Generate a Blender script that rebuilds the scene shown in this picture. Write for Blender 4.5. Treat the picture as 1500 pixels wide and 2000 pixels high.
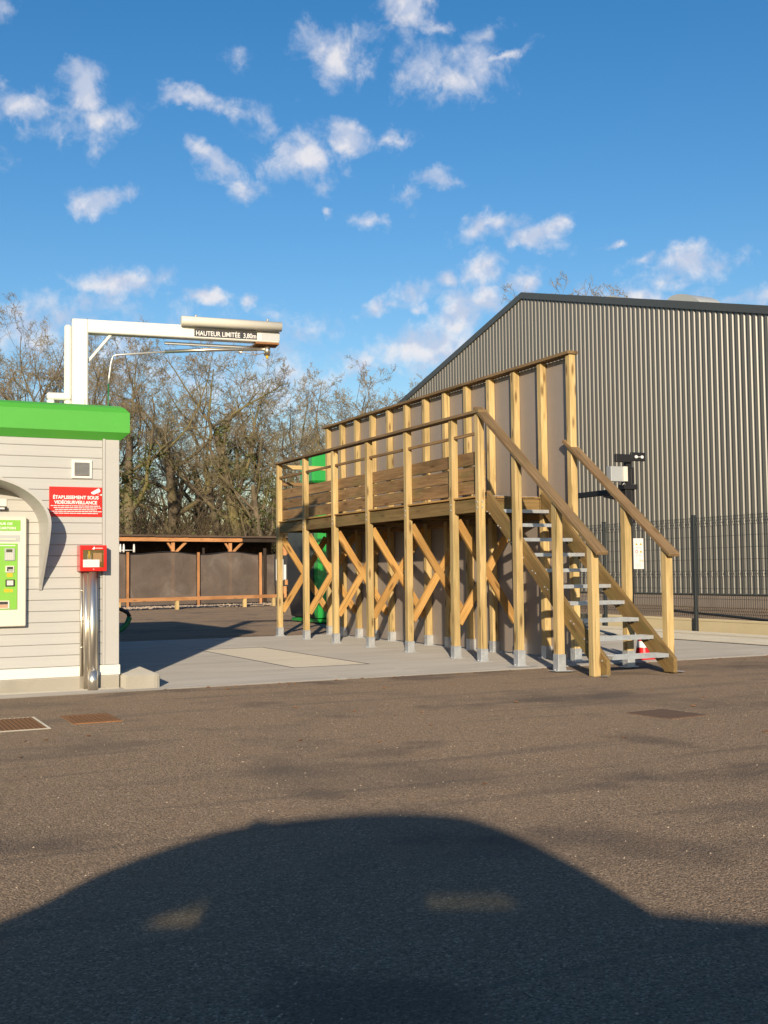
import bpy, bmesh, math, random
import numpy as np
from mathutils import Vector, Matrix
PI=math.pi
S=bpy.context.scene
for o in list(bpy.data.objects): bpy.data.objects.remove(o)
COL=S.collection
rad=math.radians

# ------------------------------------------------------------------ camera
YAW=rad(26.2); PITCH=math.atan(120.6/2200); ROLL=.0115; CAMZ=1.12
def cam_axes():
    F0=Vector((0,math.cos(PITCH),math.sin(PITCH))); U0=Vector((0,-math.sin(PITCH),math.cos(PITCH))); X0=Vector((1,0,0))
    r=math.cos(ROLL)*X0-math.sin(ROLL)*U0; u=math.sin(ROLL)*X0+math.cos(ROLL)*U0
    R=Matrix.Rotation(-YAW,3,'Z')
    return R@r,R@u,R@F0
CR,CU,CF=cam_axes()
cd=bpy.data.cameras.new('camera'); cam=bpy.data.objects.new('camera',cd); COL.objects.link(cam)
cam.matrix_world=Matrix(((CR.x,CU.x,-CF.x,0),(CR.y,CU.y,-CF.y,0),(CR.z,CU.z,-CF.z,CAMZ),(0,0,0,1)))
cd.sensor_fit='VERTICAL'; cd.sensor_height=24; cd.sensor_width=18; cd.lens=24*2200/2000
cd.clip_start=.02; cd.clip_end=3000
S.camera=cam
# ------------------------------------------------------------------ exposure
S.view_settings.view_transform='Standard'; S.view_settings.look='None'; S.view_settings.gamma=1
S.view_settings.use_curve_mapping=False; S.view_settings.exposure=0.30
# ------------------------------------------------------------------ sun
SUN_EL=rad(13.9); SUN_DIR=Vector((math.sin(YAW)*math.cos(SUN_EL),math.cos(YAW)*math.cos(SUN_EL),-math.sin(SUN_EL)))
sl=bpy.data.lights.new('sun','SUN'); sl.energy=4.6; sl.angle=rad(.6); sl.color=(1,.85,.63)
so=bpy.data.objects.new('sun',sl); COL.objects.link(so); so.rotation_euler=SUN_DIR.to_track_quat('-Z','Y').to_euler()
so.location=(-20,-30,20)
# ------------------------------------------------------------------ node helper
class NT:
    def __init__(s,tree): s.t=tree; s.n=tree.nodes; s.l=tree.links
    def __call__(s,kind,**kw):
        n=s.n.new(kind)
        for k,v in kw.items():
            if k.startswith('i_'): n.inputs[k[2:].replace('_',' ')].default_value=v
            else: setattr(n,k,v)
        return n
    def link(s,a,b): s.l.new(a,b)
    def math(s,op,a,b=None,clamp=False):
        n=s.n.new('ShaderNodeMath'); n.operation=op; n.use_clamp=clamp
        for i,v in enumerate((a,b)):
            if v is None: continue
            if isinstance(v,(int,float)): n.inputs[i].default_value=v
            else: s.l.new(v,n.inputs[i])
        return n.outputs[0]
    def vmath(s,op,a,b=None,scale=None):
        n=s.n.new('ShaderNodeVectorMath'); n.operation=op
        for i,v in enumerate((a,b)):
            if v is None: continue
            if isinstance(v,(tuple,Vector,list)): n.inputs[i].default_value=tuple(v)
            else: s.l.new(v,n.inputs[i])
        if scale is not None: n.inputs['Scale'].default_value=scale
        return n
    def mix(s,f,a,b,mode='MIX'):
        n=s.n.new('ShaderNodeMix'); n.data_type='RGBA'; n.blend_type=mode
        for i,v in ((0,f),(6,a),(7,b)):
            if isinstance(v,(int,float)): n.inputs[i].default_value=v
            elif isinstance(v,tuple): n.inputs[i].default_value=(*v,1) if len(v)==3 else v
            else: s.l.new(v,n.inputs[i])
        return n.outputs[2]
    def ramp(s,f,stops,interp='LINEAR'):
        n=s.n.new('ShaderNodeValToRGB'); n.color_ramp.interpolation=interp
        e=n.color_ramp.elements
        while len(e)<len(stops): e.new(.5)
        for k,(p,c) in zip(e,stops):
            k.position=p; k.color=(*c,1) if isinstance(c,tuple) else (c,c,c,1)
        s.l.new(f,n.inputs[0]); return n.outputs[0]
    def smooth(s,f,a,b):
        n=s.n.new('ShaderNodeMapRange'); n.interpolation_type='SMOOTHSTEP'
        n.inputs[1].default_value=a; n.inputs[2].default_value=b; s.l.new(f,n.inputs[0]); return n.outputs[0]
    def noise(s,vec,scale,detail=4,rough=.55,dist=0):
        n=s.n.new('ShaderNodeTexNoise'); n.inputs['Scale'].default_value=scale; n.inputs['Detail'].default_value=detail
        n.inputs['Roughness'].default_value=rough; n.inputs['Distortion'].default_value=dist
        if vec is not None: s.l.new(vec,n.inputs['Vector'])
        return n.outputs['Fac']
# ------------------------------------------------------------------ world: sky with scattered clouds
w=bpy.data.worlds.new('World'); S.world=w; w.use_nodes=True
T=NT(w.node_tree); T.n.clear()
sky=T('ShaderNodeTexSky',sky_type='NISHITA',sun_disc=False)
sky.sun_elevation=SUN_EL; sky.sun_rotation=PI+YAW; sky.altitude=0; sky.air_density=1.15; sky.dust_density=.3; sky.ozone_density=2.2
tc=T('ShaderNodeTexCoord'); D=tc.outputs['Generated']
dF=T.vmath('DOT_PRODUCT',D,CF).outputs['Value']; dR=T.vmath('DOT_PRODUCT',D,CR).outputs['Value']; dU=T.vmath('DOT_PRODUCT',D,CU).outputs['Value']
front=T.smooth(dF,.25,.5)
dFm=T.math('MAXIMUM',dF,.05)
cb=T('ShaderNodeCombineXYZ'); T.link(T.math('DIVIDE',dR,dFm),cb.inputs[0]); T.link(T.math('DIVIDE',dU,dFm),cb.inputs[1])
P0=cb.outputs[0]
wn=T('ShaderNodeTexNoise'); wn.inputs['Scale'].default_value=22; wn.inputs['Detail'].default_value=5; wn.inputs['Roughness'].default_value=.6
T.link(D,wn.inputs['Vector'])
wv=T.vmath('SCALE',T.vmath('SUBTRACT',wn.outputs['Color'],(.5,.5,.5)).outputs[0],scale=.045).outputs[0]
PW=T.vmath('ADD',P0,wv).outputs[0]
BL=[(40,205,75,40,-8,1),(160,170,45,50,40,.95),(200,240,60,45,0,.8),(110,250,110,45,0,.35),(380,190,85,26,-20,1),(655,110,62,62,0,.9),(700,60,40,30,0,.3),
 (800,15,75,40,-25,.85),(850,45,40,22,0,.8),(820,130,50,70,-10,.75),(930,130,85,60,0,.85),(985,110,50,16,30,.9),(935,60,50,30,0,.5),(430,325,75,32,-35,1),(480,375,45,35,0,.7),(580,315,85,50,0,.95),(620,360,50,35,0,.6),
 (685,270,52,40,0,1),(775,268,40,20,0,.7),(515,235,45,35,0,.35),(200,382,70,30,0,.85),(790,385,36,26,0,.75),(850,352,55,24,0,.7),(710,437,42,20,-20,.8),(650,428,14,12,0,.7),(462,120,26,26,0,.45),
 (950,445,80,30,12,.95),(1035,470,75,28,0,1),(1090,440,34,20,20,.85),(945,530,45,36,0,.75),(1040,548,38,34,0,.95),(1195,482,24,14,0,.8),(1260,505,60,22,25,.8),(1345,510,70,48,0,1),(1330,545,80,30,0,.6),(1440,500,50,20,0,.3),
 (235,555,90,32,0,.95),(130,610,150,38,8,.7),(50,650,120,60,0,.6),(407,577,42,18,0,.95),(470,586,20,12,0,.6),(765,590,80,26,15,.8),(820,600,30,16,0,.7),(700,612,30,18,0,.5),(875,540,18,20,0,.5),(900,615,60,45,0,1),(830,680,130,60,0,1),(700,705,60,35,0,.8),
 (550,740,230,90,0,.55),(250,720,200,110,0,.5),(960,600,60,30,0,.8),(1250,585,160,30,0,.8),(1420,585,90,22,0,.6),(1498,575,20,22,0,.7),(10,15,30,30,0,.5),(270,195,30,14,0,.3),(640,650,120,40,0,.35),
 (-250,300,200,70,0,.9),(-500,600,260,80,0,.9),(1800,300,160,60,0,.9),(2000,620,260,70,0,.9),(300,-200,200,70,0,.8),(1200,-350,220,80,0,.8)]
acc=None
for (x,y,rx,ry,rot,a) in BL:
    m=T('ShaderNodeMapping',vector_type='TEXTURE')
    m.inputs['Location'].default_value=((x-750)/2200,(1000-y)/2200,0); m.inputs['Rotation'].default_value=(0,0,rad(rot)); m.inputs['Scale'].default_value=(rx*1.27/2200,ry*1.27/2200,1)
    T.link(PW,m.inputs['Vector'])
    ln=T.vmath('LENGTH',m.outputs[0]).outputs['Value']
    v=T.math('MULTIPLY',T.math('SUBTRACT',1,ln),a)
    acc=v if acc is None else T.math('MAXIMUM',acc,v)
acc=T.math('MAXIMUM',acc,-.5)
sep=T('ShaderNodeSeparateXYZ'); T.link(D,sep.inputs[0])
gen=T.math('SUBTRACT',T.math('MULTIPLY',T.noise(D,3.2,3),1.9),1.12)
msk=T('ShaderNodeMix'); msk.data_type='FLOAT'; T.link(front,msk.inputs[0]); T.link(gen,msk.inputs[2]); T.link(acc,msk.inputs[3])
mask=msk.outputs[0]
fb=T.noise(D,38,8,.62,.3); fb2=T.noise(D,9,3,.5)
dens=T.math('ADD',T.math('MULTIPLY',mask,.8),T.math('ADD',T.math('MULTIPLY',T.math('SUBTRACT',fb,.5),1.5),T.math('MULTIPLY',T.math('SUBTRACT',fb2,.5),.5)))
al=T.math('MULTIPLY',T.smooth(dens,.02,.75),.88)
Dup=T.vmath('ADD',D,tuple(CU*.012)).outputs[0]
shade=T.smooth(T.math('SUBTRACT',T.noise(D,30,4,.5),T.noise(Dup,30,4,.5)),-.10,.08)
ccol=T.mix(shade,(6.0,5.8,5.9),(3.9,4.3,5.3))
hs=T('ShaderNodeHueSaturation'); hs.inputs['Saturation'].default_value=1.40; hs.inputs['Value'].default_value=.93
T.link(sky.outputs[0],hs.inputs['Color'])
final=T.mix(al,T.mix(1,hs.outputs[0],(1.0,.93,1.03),'MULTIPLY'),ccol)
bg=T('ShaderNodeBackground'); bg.inputs['Strength'].default_value=.12; T.link(final,bg.inputs[0])
wo=T('ShaderNodeOutputWorld'); T.link(bg.outputs[0],wo.inputs[0])

# ------------------------------------------------------------------ materials
def newmat(name):
    m=bpy.data.materials.new(name); m.use_nodes=True; t=NT(m.node_tree); b=t.n['Principled BSDF']; return m,t,b
def bump(t,b,h,strength=.3,dist=.01):
    n=t('ShaderNodeBump'); n.inputs['Strength'].default_value=strength; n.inputs['Distance'].default_value=dist
    t.link(h,n.inputs['Height']); t.link(n.outputs[0],b.inputs['Normal']); return n
def plain(name,c,rough=.55,metal=0,var=.12,scale=3,bmp=.0,bscale=80,stretch=(1,1,1),spec=.5,coat=0,rnd=0):
    m,t,b=newmat(name)
    tc=t('ShaderNodeTexCoord'); mp=t('ShaderNodeMapping'); mp.inputs['Scale'].default_value=stretch; t.link(tc.outputs['Object'],mp.inputs[0])
    v=mp.outputs[0]
    f=t.noise(v,scale,6,.6); f2=t.noise(v,scale*9,3,.6)
    lo=tuple(x*(1-var) for x in c); hi=tuple(min(1,x*(1+var)) for x in c)
    k=t.math('ADD',t.math('MULTIPLY',f,.7),t.math('MULTIPLY',f2,.3))
    colr=t.ramp(k,[(.3,lo),(.7,hi)])
    if rnd:
        oi=t('ShaderNodeObjectInfo'); r=t.math('ADD',t.math('MULTIPLY',oi.outputs['Random'],2*rnd),1-rnd)
        cc=t('ShaderNodeCombineXYZ'); [t.link(r,cc.inputs[i]) for i in range(3)]
        colr=t.mix(1,colr,cc.outputs[0],'MULTIPLY')
    t.link(colr,b.inputs['Base Color'])
    b.inputs['Roughness'].default_value=rough; b.inputs['Metallic'].default_value=metal; b.inputs['Specular IOR Level'].default_value=spec
    b.inputs['Coat Weight'].default_value=coat
    if bmp: bump(t,b,t.noise(v,bscale,5,.6),bmp,.01)
    return m
def wood(name,c0,c1,c2,knots=.8,rnd=.16,green=0,rough=.75):
    m,t,b=newmat(name)
    tc=t('ShaderNodeTexCoord'); oi=t('ShaderNodeObjectInfo')
    off=t('ShaderNodeCombineXYZ'); 
    for i,k in enumerate((37.,91.,53.)): t.link(t.math('MULTIPLY',oi.outputs['Random'],k),off.inputs[i])
    base=t.vmath('ADD',tc.outputs['Object'],off.outputs[0]).outputs[0]
    def mapped(s):
        mp=t('ShaderNodeMapping'); mp.inputs['Scale'].default_value=s; t.link(base,mp.inputs[0]); return mp.outputs[0]
    g=t.noise(mapped((1.3,26,26)),1.6,6,.65,.6)
    g2=t.noise(mapped((4,140,140)),1,3,.6)
    big=t.noise(mapped((.9,3,3)),1.3,3,.5)
    vo=t('ShaderNodeTexVoronoi'); vo.inputs['Scale'].default_value=1; t.link(mapped((2.2,9,9)),vo.inputs['Vector'])
    kn=t.math('SUBTRACT',1,t.smooth(vo.outputs['Distance'],.06,.26))
    colr=t.ramp(g,[(.25,c0),(.5,c1),(.75,c2)])
    colr=t.mix(t.math('MULTIPLY',t.smooth(big,.45,.70),.55),colr,tuple(x*.72 for x in c0))
    crk=t.noise(mapped((.8,60,60)),1,2,.4); colr=t.mix(t.math('MULTIPLY',t.smooth(crk,.66,.72),.6),colr,(.05,.03,.015))
    if green: colr=t.mix(t.math('MULTIPLY',t.smooth(t.noise(mapped((.7,4,4)),2.1,3),.45,.7),green),colr,(.13,.14,.045))
    colr=t.mix(t.math('MULTIPLY',t.smooth(g2,.55,.8),.3),colr,tuple(x*.5 for x in c0))
    colr=t.mix(t.math('MULTIPLY',kn,knots),colr,(.09,.04,.015))
    r=t.math('ADD',t.math('MULTIPLY',oi.outputs['Random'],2*rnd),1-rnd)
    cc=t('ShaderNodeCombineXYZ'); [t.link(r,cc.inputs[i]) for i in range(3)]
    colr=t.mix(1,colr,cc.outputs[0],'MULTIPLY')
    t.link(colr,b.inputs['Base Color']); b.inputs['Roughness'].default_value=rough; b.inputs['Specular IOR Level'].default_value=.25
    bump(t,b,t.math('ADD',g,t.math('MULTIPLY',g2,.5)),.35,.004)
    return m
M={}
M['post']=wood('pine_post',(.43,.29,.115),(.56,.40,.18),(.65,.49,.25),.75,.12,.25)
M['brace']=wood('pine_brace',(.40,.20,.06),(.52,.29,.09),(.60,.37,.14),.75,.15,.15)
M['board']=wood('treated_board',(.17,.092,.038),(.29,.168,.075),(.40,.26,.125),.7,.18,.35)
M['rail']=wood('treated_rail',(.18,.11,.055),(.28,.18,.09),(.36,.24,.13),.6,.15,.25)
M['string']=wood('stair_stringer',(.16,.098,.035),(.25,.16,.062),(.33,.22,.095),.6,.12,.35)
M['redwood']=wood('orange_timber',(.45,.20,.08),(.58,.28,.12),(.65,.36,.17),.5,.12)
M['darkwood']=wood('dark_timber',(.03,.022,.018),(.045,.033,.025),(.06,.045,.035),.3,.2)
def asphalt():
    m,t,b=newmat('asphalt'); tc=t('ShaderNodeTexCoord'); v=tc.outputs['Object']
    vo=t('ShaderNodeTexVoronoi'); vo.inputs['Scale'].default_value=120; t.link(v,vo.inputs['Vector'])
    vo2=t('ShaderNodeTexVoronoi'); vo2.inputs['Scale'].default_value=60; t.link(v,vo2.inputs['Vector'])
    st=t('ShaderNodeSeparateColor'); t.link(vo.outputs['Color'],st.inputs[0])
    c=t.ramp(st.outputs[0],[(0,(.155,.110,.074)),(.4,(.222,.160,.108)),(.85,(.275,.200,.138)),(.97,(.37,.28,.20))])
    fine=t.noise(v,260,3,.7)
    c=t.mix(t.math('MULTIPLY',t.smooth(fine,.55,.8),.7),c,(.06,.045,.036))
    pitn=t.noise(v,115,2,.5,.4); c=t.mix(t.math('MULTIPLY',t.smooth(pitn,.585,.68),.7),c,(.032,.025,.022))
    big=t.noise(v,.55,5,.6,.4); mid=t.noise(v,3.1,4,.6)
    c=t.mix(t.math('MULTIPLY',t.smooth(big,.50,.70),.6),c,(.095,.078,.066))
    c=t.mix(t.math('MULTIPLY',t.smooth(mid,.48,.75),.4),c,(.215,.15,.095))
    # broad soft oily stains
    stn=t.noise(v,1.15,2,.45,.2); c=t.mix(t.math('MULTIPLY',t.smooth(stn,.56,.70),.5),c,(.070,.056,.050))
    # tyre marks
    mp=t('ShaderNodeMapping'); mp.inputs['Rotation'].default_value=(0,0,.35); mp.inputs['Scale'].default_value=(.25,2.6,1); t.link(v,mp.inputs[0])
    ty=t.noise(mp.outputs[0],1.3,5,.55,.6); c=t.mix(t.math('MULTIPLY',t.smooth(ty,.53,.66),.42),c,(.10,.082,.07))
    sp=t('ShaderNodeTexVoronoi'); sp.inputs['Scale'].default_value=9; t.link(v,sp.inputs['Vector'])
    c=t.mix(t.math('MULTIPLY',t.math('SUBTRACT',1,t.smooth(sp.outputs['Distance'],.015,.035)),.6),c,(.5,.46,.40))
    t.link(c,b.inputs['Base Color']); b.inputs['Roughness'].default_value=.9; b.inputs['Diffuse Roughness'].default_value=1
    b.inputs['Specular IOR Level'].default_value=.25
    h=t.math('ADD',t.math('MULTIPLY',vo.outputs['Distance'],-1),t.math('MULTIPLY',vo2.outputs['Distance'],-.7))
    h=t.math('ADD',h,t.math('MULTIPLY',fine,.4)); h=t.math('SUBTRACT',h,t.math('MULTIPLY',t.smooth(pitn,.56,.7),1.2))
    bump(t,b,h,.75,.008); return m
M['asphalt']=asphalt()
def concrete(name,c,var=.14,stain=.35,streak=(1,1,1)):
    m,t,b=newmat(name); tc=t('ShaderNodeTexCoord'); mp=t('ShaderNodeMapping'); mp.inputs['Scale'].default_value=streak; t.link(tc.outputs['Object'],mp.inputs[0]); v=mp.outputs[0]
    f=t.noise(v,1.7,7,.62,.5); f2=t.noise(v,60,4,.6)
    col=t.ramp(t.math('ADD',t.math('MULTIPLY',f,.75),t.math('MULTIPLY',f2,.25)),[(.3,tuple(x*(1-var) for x in c)),(.7,tuple(x*(1+var) for x in c))])
    col=t.mix(t.math('MULTIPLY',t.smooth(t.noise(v,.8,5,.6,1.2),.55,.72),stain),col,tuple(x*.55 for x in c))
    pit=t('ShaderNodeTexVoronoi'); pit.inputs['Scale'].default_value=55; t.link(v,pit.inputs['Vector'])
    col=t.mix(t.math('MULTIPLY',t.math('SUBTRACT',1,t.smooth(pit.outputs['Distance'],.08,.16)),.35),col,tuple(x*.4 for x in c))
    t.link(col,b.inputs['Base Color']); b.inputs['Roughness'].default_value=.85; b.inputs['Diffuse Roughness'].default_value=.8; b.inputs['Specular IOR Level'].default_value=.3
    bump(t,b,t.math('ADD',f2,t.math('MULTIPLY',f,.5)),.25,.006); return m
M['slab']=concrete('slab_concrete',(.29,.27,.245),.15,.6,(.4,1.6,1))
M['slab2']=concrete('pale_slab_concrete',(.38,.345,.285),.1,.3,(.4,1.6,1))
M['conc']=concrete('kerb_concrete',(.40,.37,.31),.12,.15)
M['tanconc']=concrete('tan_concrete',(.46,.39,.25),.08,.12)
M['plinth']=concrete('plinth_concrete',(.22,.18,.15),.12,.2)
M['siding']=plain('grey_siding',(.46,.452,.43),.45,var=.05,scale=1.2,bmp=.05,bscale=30,stretch=(1,8,30),rnd=.02)
M['trim']=plain('pale_trim',(.47,.455,.43),.4,var=.03)
M['white']=plain('white_paint',(.76,.74,.68),.35,var=.03,coat=.2)
M['offwhite']=plain('cream_plastic',(.70,.66,.56),.35,var=.03)
M['dark']=plain('dark_gap',(.05,.045,.04),.8)
M['green']=plain('green_panel',(.085,.40,.045),.35,var=.05,coat=.3)
M['lime']=plain('lime_print',(.22,.50,.06),.4,var=.06)
M['mgreen']=plain('machine_green',(.02,.33,.05),.3,var=.05,coat=.5)
M['mdark']=plain('machine_anthracite',(.035,.036,.038),.35,var=.1,coat=.3)
M['red']=plain('red_enamel',(.62,.008,.008),.3,var=.06,coat=.4)
M['signred']=plain('red_sign_print',(.70,.018,.012),.4,var=.04)
M['signwhite']=plain('white_print',(.80,.78,.76),.5,var=.02)
M['yellow']=plain('yellow_plastic',(.75,.45,.02),.4,var=.05)
M['black']=plain('black_steel',(.016,.014,.014),.45,var=.15)
M['blackprint']=plain('black_print',(.02,.022,.03),.5)
M['galv']=plain('galvanised_steel',(.56,.58,.60),.42,metal=.55,var=.22,scale=9,bmp=.06,bscale=60)
M['steel']=plain('stainless_steel',(.80,.73,.62),.30,metal=.9,var=.08,scale=2,stretch=(6,6,1))
M['alu']=plain('grey_aluminium',(.55,.55,.54),.35,metal=.4,var=.05)
M['glassy']=plain('screen_grey',(.62,.62,.58),.1,var=.04,coat=1)
M['darkscreen']=plain('dark_screen',(.05,.07,.05),.15,coat=1)
M['panel']=plain('taupe_panel',(.30,.25,.215),.5,var=.05,scale=2,rnd=.03)
M['clad']=plain('taupe_metal_cladding',(.150,.140,.117),.38,metal=0,spec=.75,var=.08,scale=.8,rnd=.04,stretch=(1,1,.2))
M['cladtrim']=plain('grey_metal_trim',(.10,.105,.10),.4,metal=.3,var=.06)
M['roofmetal']=plain('grey_roof_metal',(.17,.17,.165),.5,metal=.3,var=.08)
M['dome']=plain('skylight_plastic',(.45,.46,.44),.3,var=.05)
M['fence']=plain('anthracite_fence',(.03,.035,.037),.45,var=.1)
M['rust']=plain('rusty_iron',(.30,.13,.045),.85,var=.3,scale=18,bmp=.2)
M['rope']=plain('black_rubber',(.02,.02,.022),.6)
M['ghose']=plain('green_hose',(.01,.17,.05),.4)
M['paper']=plain('paper_white',(.72,.70,.68),.7,var=.03)
M['tile']=plain('brown_roof_tile',(.11,.075,.055),.85,var=.25,scale=8,rnd=.25)
M['carpaint']=plain('dark_blue_car_paint',(.02,.03,.05),.3,coat=1)
M['tyre']=plain('tyre_rubber',(.015,.015,.015),.8)
M['gravel']=plain('gravel_stone',(.40,.31,.23),.9,var=.35,scale=25,bmp=.6,bscale=30)
M['grass']=plain('rough_grass',(.10,.095,.04),.95,var=.4,scale=2.0,bmp=.6,bscale=12)
M['leafmould']=plain('leaf_litter',(.11,.07,.04),.95,var=.45,scale=6,bmp=.8,bscale=20)
M['mortar']=plain('spilt_mortar',(.62,.58,.52),.9,var=.2,scale=14,bmp=.3)
M['copper']=plain('copper_tan',(.55,.32,.20),.5)
M['interior']=plain('occluder_cloth',(.03,.03,.035),.9)
def meshcloth():
    m,t,b=newmat('windbreak_net'); tc=t('ShaderNodeTexCoord'); v=tc.outputs['Object']
    f=t.noise(v,1.1,5,.6,.8); c=t.ramp(f,[(.3,(.10,.075,.06)),(.55,(.14,.108,.088)),(.72,(.20,.165,.14))])
    wv=t('ShaderNodeTexWave'); wv.inputs['Scale'].default_value=9; wv.inputs['Distortion'].default_value=2; t.link(v,wv.inputs[0])
    c=t.mix(t.math('MULTIPLY',wv.outputs['Fac'],.15),c,(.2,.15,.12))
    t.link(c,b.inputs['Base Color']); b.inputs['Roughness'].default_value=.9
    bump(t,b,t.noise(v,1.6,4,.5,.5),.6,.08)
    tr=t('ShaderNodeBsdfTransparent'); mx=t('ShaderNodeMixShader'); mx.inputs[0].default_value=.95
    t.link(tr.outputs[0],mx.inputs[1]); t.link(b.outputs[0],mx.inputs[2]); t.link(mx.outputs[0],t.n['Material Output'].inputs[0]); return m
M['net']=meshcloth()
def tint():
    m,t,b=newmat('tinted_glass'); tr=t('ShaderNodeBsdfTransparent'); tr.inputs[0].default_value=(.52,.56,.47,1)
    gl=t('ShaderNodeBsdfGlossy'); gl.inputs['Roughness'].default_value=.03
    mx=t('ShaderNodeMixShader'); mx.inputs[0].default_value=.1; t.link(tr.outputs[0],mx.inputs[1]); t.link(gl.outputs[0],mx.inputs[2]); t.link(mx.outputs[0],t.n['Material Output'].inputs[0]); return m
M['tint']=tint()
def clear():
    m,t,b=newmat('clear_pane'); tr=t('ShaderNodeBsdfTransparent'); tr.inputs[0].default_value=(.9,.9,.9,1)
    gl=t('ShaderNodeBsdfGlossy'); gl.inputs['Roughness'].default_value=.05
    mx=t('ShaderNodeMixShader'); mx.inputs[0].default_value=.12; t.link(tr.outputs[0],mx.inputs[1]); t.link(gl.outputs[0],mx.inputs[2]); t.link(mx.outputs[0],t.n['Material Output'].inputs[0]); return m
M['clear']=clear()
def barkmat(name,a,b_,moss=.5):
    m,t,b=newmat(name); g=t('ShaderNodeNewGeometry'); v=g.outputs['Position']
    f=t.noise(v,2.2,4,.6); f2=t.noise(v,.5,3,.5)
    c=t.ramp(f,[(.35,a),(.65,b_)]); c=t.mix(t.math('MULTIPLY',t.smooth(f2,.4,.65),moss),c,(.20,.175,.05))
    t.link(c,b.inputs['Base Color']); b.inputs['Roughness'].default_value=.95; return m
M['bark']=barkmat('oak_bark',(.085,.065,.045),(.17,.13,.085),.6)
M['twig']=barkmat('oak_twigs',(.21,.165,.11),(.36,.285,.185),.45)
M['darktwig']=barkmat('thicket_stems',(.07,.05,.035),(.14,.10,.06),.2)
def leafmat():
    m,t,b=newmat('ivy_leaf'); g=t('ShaderNodeNewGeometry'); f=t.noise(g.outputs['Position'],3,3,.6)
    c=t.ramp(f,[(.35,(.05,.07,.018)),(.65,(.13,.135,.035))]); t.link(c,b.inputs['Base Color']); b.inputs['Roughness'].default_value=.55; return m
M['ivy']=leafmat()

# ------------------------------------------------------------------ object helpers
WM={}
def link(o,parent=None,W=None):
    W=W or Matrix.Identity(4)
    COL.objects.link(o); WM[o]=W
    if parent is not None:
        o.parent=parent; o.matrix_parent_inverse=Matrix.Identity(4); o.matrix_basis=WM[parent].inverted()@W
    else: o.matrix_basis=W
    return o
def tag(o,label=None,cat=None,group=None,kind=None):
    if label: o['label']=label
    if cat: o['category']=cat
    if group: o['group']=group
    if kind: o['kind']=kind
    return o
def thing(name,loc,label,cat,group=None,rot=0):
    e=bpy.data.objects.new(name,None); e.empty_display_size=.2
    link(e,None,Matrix.Translation(loc)@Matrix.Rotation(rot,4,'Z')); return tag(e,label,cat,group)
def mesh_obj(name,verts,faces,mat,parent=None,W=None,smooth=False):
    me=bpy.data.meshes.new(name); me.from_pydata([tuple(v) for v in verts],[],faces); me.materials.append(M[mat] if isinstance(mat,str) else mat)
    if smooth: me.polygons.foreach_set('use_smooth',[True]*len(me.polygons))
    me.update(); o=bpy.data.objects.new(name,me); return link(o,parent,W)
CACHE={}
def boxmesh(sx,sy,sz,mat,bev):
    k=(round(sx,4),round(sy,4),round(sz,4),mat,bev)
    if k in CACHE: return CACHE[k]
    bm=bmesh.new(); bmesh.ops.create_cube(bm,size=1); bmesh.ops.scale(bm,vec=(sx,sy,sz),verts=bm.verts)
    if bev: bmesh.ops.bevel(bm,geom=list(bm.edges),offset=min(bev,min(sx,sy,sz)*.3),segments=1,affect='EDGES')
    me=bpy.data.meshes.new('piece'); bm.to_mesh(me); bm.free(); me.materials.append(M[mat]); CACHE[k]=me; return me
WOODS=('post','brace','board','rail','string','redwood','darkwood')
def box(name,x0,x1,y0,y1,z0,z1,mat,parent=None,bev=.003,local=False):
    if mat in WOODS and not local:
        sx,sy_,sz=x1-x0,y1-y0,z1-z0; cx,cy,cz=(x0+x1)/2,(y0+y1)/2,(z0+z1)/2
        if sy_>=sx and sy_>=sz: return beam(name,(cx,y0,cz),(cx,y1,cz),sx,sz,mat,parent,bev)
        if sz>sx and sz>sy_: return beam(name,(cx,cy,z0),(cx,cy,z1),sy_,sx,mat,parent,bev,up=(1,0,0))
    o=bpy.data.objects.new(name,boxmesh(x1-x0,y1-y0,z1-z0,mat,bev))
    W=Matrix.Translation(((x0+x1)/2,(y0+y1)/2,(z0+z1)/2))
    if local: W=WM[parent]@W
    return link(o,parent,W)
def beam(name,p0,p1,wy,wz,mat,parent,bev=.004,up=(0,0,1),local=False):
    p0=Vector(p0); p1=Vector(p1); d=p1-p0; L=d.length; x=d.normalized(); u=Vector(up)
    if abs(x.dot(u))>.99: u=Vector((1,0,0))
    y=u.cross(x).normalized(); z=x.cross(y)
    R=Matrix(((x.x,y.x,z.x),(x.y,y.y,z.y),(x.z,y.z,z.z))).to_4x4()
    W=Matrix.Translation((p0+p1)/2)@R
    if local: W=WM[parent]@W
    o=bpy.data.objects.new(name,boxmesh(L,wy,wz,mat,bev)); return link(o,parent,W)
def tube_geo(pts,rs,n=8,closed_ends=True):
    V=[];Fc=[]
    pts=[Vector(p) for p in pts]
    if isinstance(rs,(int,float)): rs=[rs]*len(pts)
    ref=None
    for i,p in enumerate(pts):
        d=(pts[min(i+1,len(pts)-1)]-pts[max(i-1,0)]).normalized()
        a=Vector((0,0,1)) if abs(d.z)<.95 else Vector((1,0,0))
        if ref is None: ref=d.cross(a).normalized()
        s=(ref-d*ref.dot(d)).normalized(); ref=s; t=d.cross(s)
        for k in range(n):
            an=2*PI*k/n; V.append(p+(s*math.cos(an)+t*math.sin(an))*rs[i])
    for i in range(len(pts)-1):
        for k in range(n):
            a=i*n+k;b=i*n+(k+1)%n; Fc.append((a,b,b+n,a+n))
    if closed_ends: Fc.append(tuple(range(n))[::-1]); Fc.append(tuple(range(len(V)-n,len(V))))
    return V,Fc
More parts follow.
